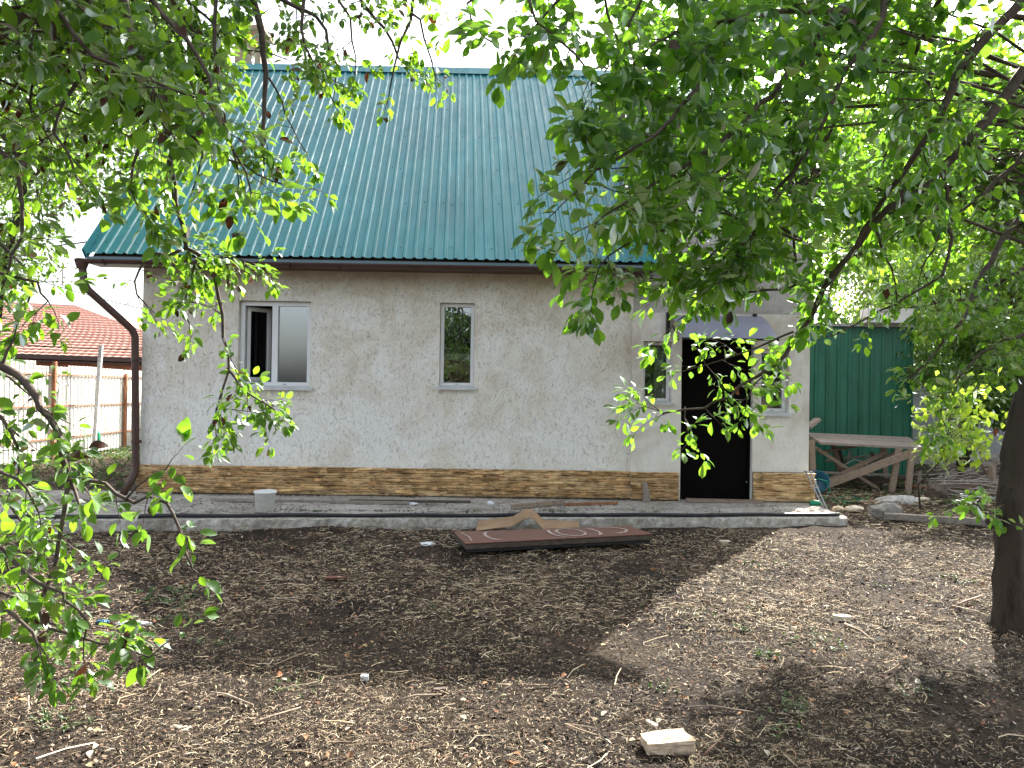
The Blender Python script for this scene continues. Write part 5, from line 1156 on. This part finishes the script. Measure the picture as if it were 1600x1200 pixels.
B([(1322, 15, 3.4), (1247, 97, 3.3), (1199, 150, 3.2), (1150, 199, 3.1), (1094, 244, 3.05), (1000, 300, 3.0), (930, 350, 3.0)], .018, .004, LP, .10, (.14, .34), 24, .04)
B([(1240, -110, 3.3), (1180, 0, 3.1), (1124, 75, 3.0), (1064, 165, 2.9), (1000, 225, 2.85), (930, 265, 2.85), (900, 300, 2.85)], .016, .004, LP, .09, (.14, .32), 25, .05)
B([(1322, 15, 3.4), (1225, 19, 3.2), (1124, 34, 3.1), (1040, 60, 3.0)], .014, .005, LP, .09, (.14, .34), 26, .05)
B([(960, -120, 3.0), (822, 0, 2.9), (875, 60, 2.9), (939, 140, 2.85)], .010, .003, LP, .09, (.12, .24), 26, .06)
B([(960, -120, 3.0), (760, -20, 3.0), (735, 30, 3.0), (775, 70, 3.0)], .010, .003, LP * .7, .09, (.08, .18), 30, .06)
B([(960, -120, 3.0), (900, -30, 2.9), (840, 30, 2.9), (815, 70, 2.9)], .010, .003, LP * .85, .09, (.10, .22), 28, .06)
B([(1040, -110, 3.1), (1000, 0, 3.0), (980, 60, 3.0), (1010, 130, 3.0)], .010, .003, LP, .09, (.12, .3), 26, .06)
B([(1367, 356, 4.0), (1385, 400, 4.1), (1400, 440, 4.2), (1401, 470, 4.3)], .009, .003, LP * .8, .12, (.08, .16), 24, .03)
B([(1600, 333, 4.8), (1556, 387, 4.7), (1521, 453, 4.6), (1508, 492, 4.5), (1464, 543, 4.5), (1430, 585, 4.5)], .022, .004, LP * .8, .10, (.08, .2), 26, .02)
B([(1600, 420, 5.0), (1523, 464, 4.9), (1480, 470, 4.8), (1430, 480, 4.8)], .014, .004, LP * .8, .10, (.15, .4), 26, .02)
B([(1477, 260, 4.2), (1482, 372, 4.3), (1469, 427, 4.3), (1399, 475, 4.35), (1340, 505, 4.4), (1300, 525, 4.4)], .012, .004, LP * .8, .10, (.07, .18), 24, .02)
B([(1250, 260, 3.6), (1180, 330, 3.6), (1110, 400, 3.6), (1040, 440, 3.6), (980, 420, 3.6)], .010, .003, LP * .95, .08, (.14, .34), 26, .04)
B([(1300, 420, 4.1), (1230, 450, 4.1), (1170, 460, 4.1), (1100, 480, 4.0), (1060, 500, 4.0)], .010, .003, LP * .9, .09, (.12, .3), 26, .03)
B([(1150, 260, 3.3), (1080, 330, 3.3), (1010, 370, 3.3), (950, 400, 3.3), (930, 440, 3.3)], .009, .003, LP, .08, (.12, .28), 26, .05)
B([(1420, 60, 4.2), (1330, 150, 4.2), (1260, 260, 4.2), (1180, 350, 4.2)], .014, .004, LP, .10, (.2, .45), 22, .03)
B([(1500, -60, 4.2), (1440, 60, 4.2), (1400, 180, 4.2), (1380, 260, 4.3)], .016, .005, LP, .11, (.2, .45), 20, .03)
B([(1240, 520, 4.15), (1180, 545, 4.2), (1130, 560, 4.25), (1085, 575, 4.3)], .007, .003, LP * .75, .07, (.08, .22), 32, .02)
B([(1203, 573, 4.2), (1180, 600, 4.2), (1165, 640, 4.2)], .005, .003, LP * .75, .07, (.08, .16), 32, .04)
B([(1070, 640, 4.3), (1075, 670, 4.3), (1085, 695, 4.3)], .004, .002, LP * .8, .06, (.06, .14), 30, .05)
B([(1037, 645, 4.3), (1015, 630, 4.3), (995, 640, 4.3)], .004, .002, LP * .8, .06, (.06, .16), 32, .05)
B([(1600, 240, 4.4), (1540, 300, 4.4), (1480, 350, 4.4), (1440, 420, 4.4)], .014, .004, LP * .85, .10, (.15, .4), 24, .02)
B([(1660, 480, 4.8), (1600, 520, 4.7), (1550, 540, 4.7), (1490, 600, 4.7), (1470, 640, 4.7)], .014, .004, LP * .75, .08, (.14, .36), 28, .02)
B([(1120, -80, 3.6), (1150, 20, 3.6), (1130, 100, 3.6), (1080, 130, 3.6)], .012, .004, LP, .09, (.18, .4), 24, .05)
B([(1574, 820, 4.95), (1545, 800, 4.8), (1520, 785, 4.7), (1495, 790, 4.7)], .006, .003, LP * .8, .07, (.08, .2), 26, .0)
B([(940, -80, 3.0), (950, 20, 2.95), (965, 60, 2.95)], .008, .003, LP, .08, (.10, .26), 26, .06)
B([(1220, 140, 3.9), (1160, 230, 3.9), (1090, 300, 3.9), (1060, 340, 3.9)], .010, .003, LP, .09, (.16, .38), 24, .04)
# inner crown between the leading limbs
for i in range(58):
    px_, py_ = T.r.uniform(960, 1620), T.r.uniform(-30, 460)
    if py_ > 140 + .9 * (px_ - 960) or (py_ > 200 and px_ > 1270) or (px_ > 1240 and T.r.random() < .5): continue
    e_ = P(px_, py_, T.r.uniform(3.4, 5.2)); s0 = (tr_[7] if py_ < 250 else tr_[6]).lerp(tr_[8], T.r.random() * .5); mid = s0.lerp(e_, .6) + Vector((0, 0, .12)); T.main.append(([s0, mid, e_], [.012, .008, .003], 'branch'))
    for _ in range(6): T.twig(mid.lerp(e_, T.r.uniform(.55, 1)), T.rv(1) + (e_ - s0).normalized(), T.r.uniform(.18, .40), .0035, LP * .9, 22, .03)
for i in range(16):
    e_ = P(T.r.uniform(930, 1260), T.r.uniform(230, 500), T.r.uniform(3.3, 4.6)); q_ = proj(e_)
    if q_[1] > 250 + .9 * (q_[0] - 900): continue
    s0 = P(1300, 200, 4.0).lerp(P(1240, 420, 4.1), T.r.random()); mid = s0.lerp(e_, .5) + Vector((0, 0, .05)); T.main.append(([s0, mid, e_], [.008, .006, .003], 'branch'))
    for _ in range(6): T.twig(mid.lerp(e_, T.r.uniform(.3, 1)), T.rv(1) + (e_ - s0).normalized(), T.r.uniform(.15, .34), .003, LP * .9, 22, .03)
# the far side of the crown, over the right of the yard
for i in range(34):
    e_ = Vector((T.r.uniform(2.4, 5.8), T.r.uniform(5.9, 7.5), T.r.uniform(2.7, 4.2)))
    if e_.x < 4.2 and e_.z < 2.9: e_.z += .5
    s0 = tr_[6].lerp(tr_[8], T.r.random()); mid = s0.lerp(e_, .55) + Vector((0, 0, .25)); T.main.append(([s0, mid, e_], [.012, .008, .003], 'branch'))
    for _ in range(8): T.twig(mid.lerp(e_, T.r.uniform(.1, 1)), T.rv(1) + (e_ - s0).normalized(), T.r.uniform(.2, .42), .0035, .085, 22, .02)
for i in range(24):
    e_ = Vector((T.r.uniform(2.9, 5.0), T.r.uniform(6.4, 7.6), T.r.uniform(2.9, 3.6))); s0 = tr_[6].lerp(tr_[8], T.r.random()); mid = s0.lerp(e_, .55) + Vector((0, 0, .25)); T.main.append(([s0, mid, e_], [.012, .008, .003], 'branch'))
    for _ in range(8): T.twig(mid.lerp(e_, T.r.uniform(.3, 1)), T.rv(1) + (e_ - s0).normalized(), T.r.uniform(.2, .42), .0035, .085, 22, .02)
# crown above the frame
for i in range(24):
    a = T.r.uniform(0, 6.28); rr_ = 2.4 * T.r.random() ** .5; e_ = Vector((2.0 + rr_ * math.cos(a), 3.4 + rr_ * .95 * math.sin(a), 3.6 + T.r.uniform(-.25, 1.3)))
    s0 = root_top; mid = s0.lerp(e_, .55) + Vector((0, 0, .35)); T.main.append(([s0, mid, e_], [.03, .018, .006], 'branch'))
    for _ in range(10): T.twig(mid.lerp(e_, T.r.uniform(.1, 1)), T.rv(1) + (e_ - s0).normalized(), T.r.uniform(.25, .5), .004, .085, 22, .03)
T.build(pl_, M['plum_leaf'], 'plum', M['twig'], M['bark'])

# --- background trees
LF, LFf = np.array([(0, 0, 0), (-.3, .45, .07), (0, .5, -.03), (.3, .45, .07), (0, 1, -.12)], float), np.array([(0, 2, 1, 1), (0, 3, 2, 2)])
LFf = np.array([(0, 2, 4, 1), (0, 3, 4, 2)])
def bg_tree(name, label, base, crown, rad, nclump, nleaf, lsize, mat, seed, group=None, trunk_r=.12, clump=.32, crowns=None, top=None):
    rr = random.Random(seed); rn = np.random.default_rng(seed); root = thing(name, label, 'tree', base, group); base = Vector(base)
    crowns = crowns or [(Vector(crown), Vector(rad), 1.0)]
    c0 = crowns[0][0]; tt = base.lerp(Vector((c0.x, c0.y, max(base.z + 1.2, c0.z - crowns[0][1].z * .35))), 1); tp = [base + Vector((0, 0, -.1))] + [base.lerp(tt, f) + Vector((rr.gauss(0, .06), rr.gauss(0, .06), 0)) for f in (.3, .6)] + [tt]
    MB().tube(tp, [trunk_r, trunk_r * .85, trunk_r * .7, trunk_r * .5], 10).obj('trunk', M['bark'], root, True)
    cs = []; bm_ = MB()
    for c_, r_, wt in crowns:
        for _ in range(int(nclump * wt)):
            d = Vector((rr.gauss(0, 1), rr.gauss(0, 1), rr.gauss(0, 1))).normalized(); k_ = rr.random() ** .45; p = c_ + Vector((d.x * r_.x, d.y * r_.y, d.z * r_.z)) * k_; cs.append(p)
    for p in cs[::3]: m1 = tt.lerp(p, .5) + Vector((rr.gauss(0, .1), rr.gauss(0, .1), .1)); bm_.tube([tt.lerp(base, .15 * rr.random()), m1, p], [trunk_r * .3, trunk_r * .16, .008], 5, False)
    bm_.obj('limbs', M['twig'], root, True)
    n = nleaf; ci = rn.integers(0, len(cs), n); C_ = np.array([tuple(c) for c in cs])[ci]; Ps = C_ + rn.normal(0, clump * .5, (n, 3)) * [1, 1, .75]
    Ys = rn.normal(0, .6, (n, 3)) + [0, 0, -.5]; Ys /= np.linalg.norm(Ys, axis=1)[:, None]; Nn = rn.normal(0, .5, (n, 3)) + [0, 0, 1]; Xs = np.cross(Ys, Nn); Xs /= np.linalg.norm(Xs, axis=1)[:, None] + 1e-9; Zs = np.cross(Xs, Ys)
    merged_leaves(root, mat, LF, LFf, Ps, Xs, Ys, Zs, lsize * (.6 + .6 * rn.random(n))); return root
gb = lambda px, py, d: P(px, py, d)
bg_tree('apple_tree', 'bushy bright tree at the far left in front of the cream fence', Vector((P(-60, 700, 11).x, P(-60, 700, 11).y, 0)), None, None, 110, 34000, .075, M['far_leaf'], 21,
        crowns=[(P(60, 150, 11), Vector((1.9, 1.6, 1.75)), 1.0), (P(-60, 330, 11), Vector((1.2, 1.2, 1.4)), .5), (P(200, 20, 11.5), Vector((1.3, 1.2, 1.0)), .4)], trunk_r=.08)
bg_tree('cherry_tree', 'light green tree with fine leaves beyond the green shed', (P(1500, 650, 14).x, P(1500, 650, 14).y, 0), None, None, 150, 40000, .11, M['far_leaf'], 22,
        crowns=[(P(1540, 420, 14), Vector((2.1, 1.4, 1.9)), 1.0), (P(1545, 580, 13.4), Vector((1.2, .9, .9)), .4), (P(1650, 620, 13), Vector((1.0, .9, .9)), .3)], trunk_r=.12)
bg_tree('walnut_tree', 'tall tree rising behind the grey upper storey of the house', (13, 25, 0), None, None, 170, 44000, .17, M['far_leaf'], 23,
        crowns=[(P(1390, 360, 25), Vector((3.4, 2.4, 3.6)), 1.0), (P(1540, 230, 25.5), Vector((3.8, 2.6, 3.6)), .9), (P(1330, 200, 26), Vector((2.6, 2.2, 2.8)), .5)], trunk_r=.3, clump=.8)
bg_tree('far_tree', 'hazy tree beyond the grey concrete wall at the right', (13.5, 21, 0), None, None, 130, 26000, .14, M['far_leaf'], 24,
        crowns=[(P(1500, 500, 21), Vector((3.2, 2, 2.2)), 1.0), (P(1650, 380, 21), Vector((2.6, 2, 3)), .8)], trunk_r=.2, clump=.6)
# vine sprays catching the sun between shed and right tree
bg_tree('grape_vine', 'yellow-green grape vine hanging beside the right end of the table', (P(1440, 760, 10).x, P(1440, 760, 10).y, 0), None, None, 30, 520, .125, M['vine_leaf'], 25,
        crowns=[(P(1485, 690, 9.4), Vector((.62, .4, .30)), 1.0), (P(1500, 630, 9.6), Vector((.5, .4, .3)), .5)], trunk_r=.012, clump=.26)
# trees behind the camera, which the window panes mirror
for i, (x, y, s_) in enumerate(((-2.1, -10, .85), (5.2, -9, .85), (10.3, -9, .9))):
    bg_tree('garden_tree', ('leafy garden tree mirrored in the narrow window', 'leafy garden tree mirrored in the porch window left of the door', 'leafy garden tree mirrored in the porch window right of the door')[i], (x, y, 0), None, None, 70, 7000, .24, M['dark_leaf'], 40 + i,
            crowns=[(Vector((x, y, 3.4 * s_)), Vector((2.2, 1.8, 1.7 * s_)), 1.0)], trunk_r=.2, clump=.6)

bg_tree('garden_bush', 'low wide bush mirrored at the foot of the wide window pane', (-19, -24, 0), None, None, 60, 5000, .28, M['dark_leaf'], 50, crowns=[(Vector((-19, -24, 1.4)), Vector((4.5, 1.6, 1.5)), 1.0)], trunk_r=.1, clump=.6)
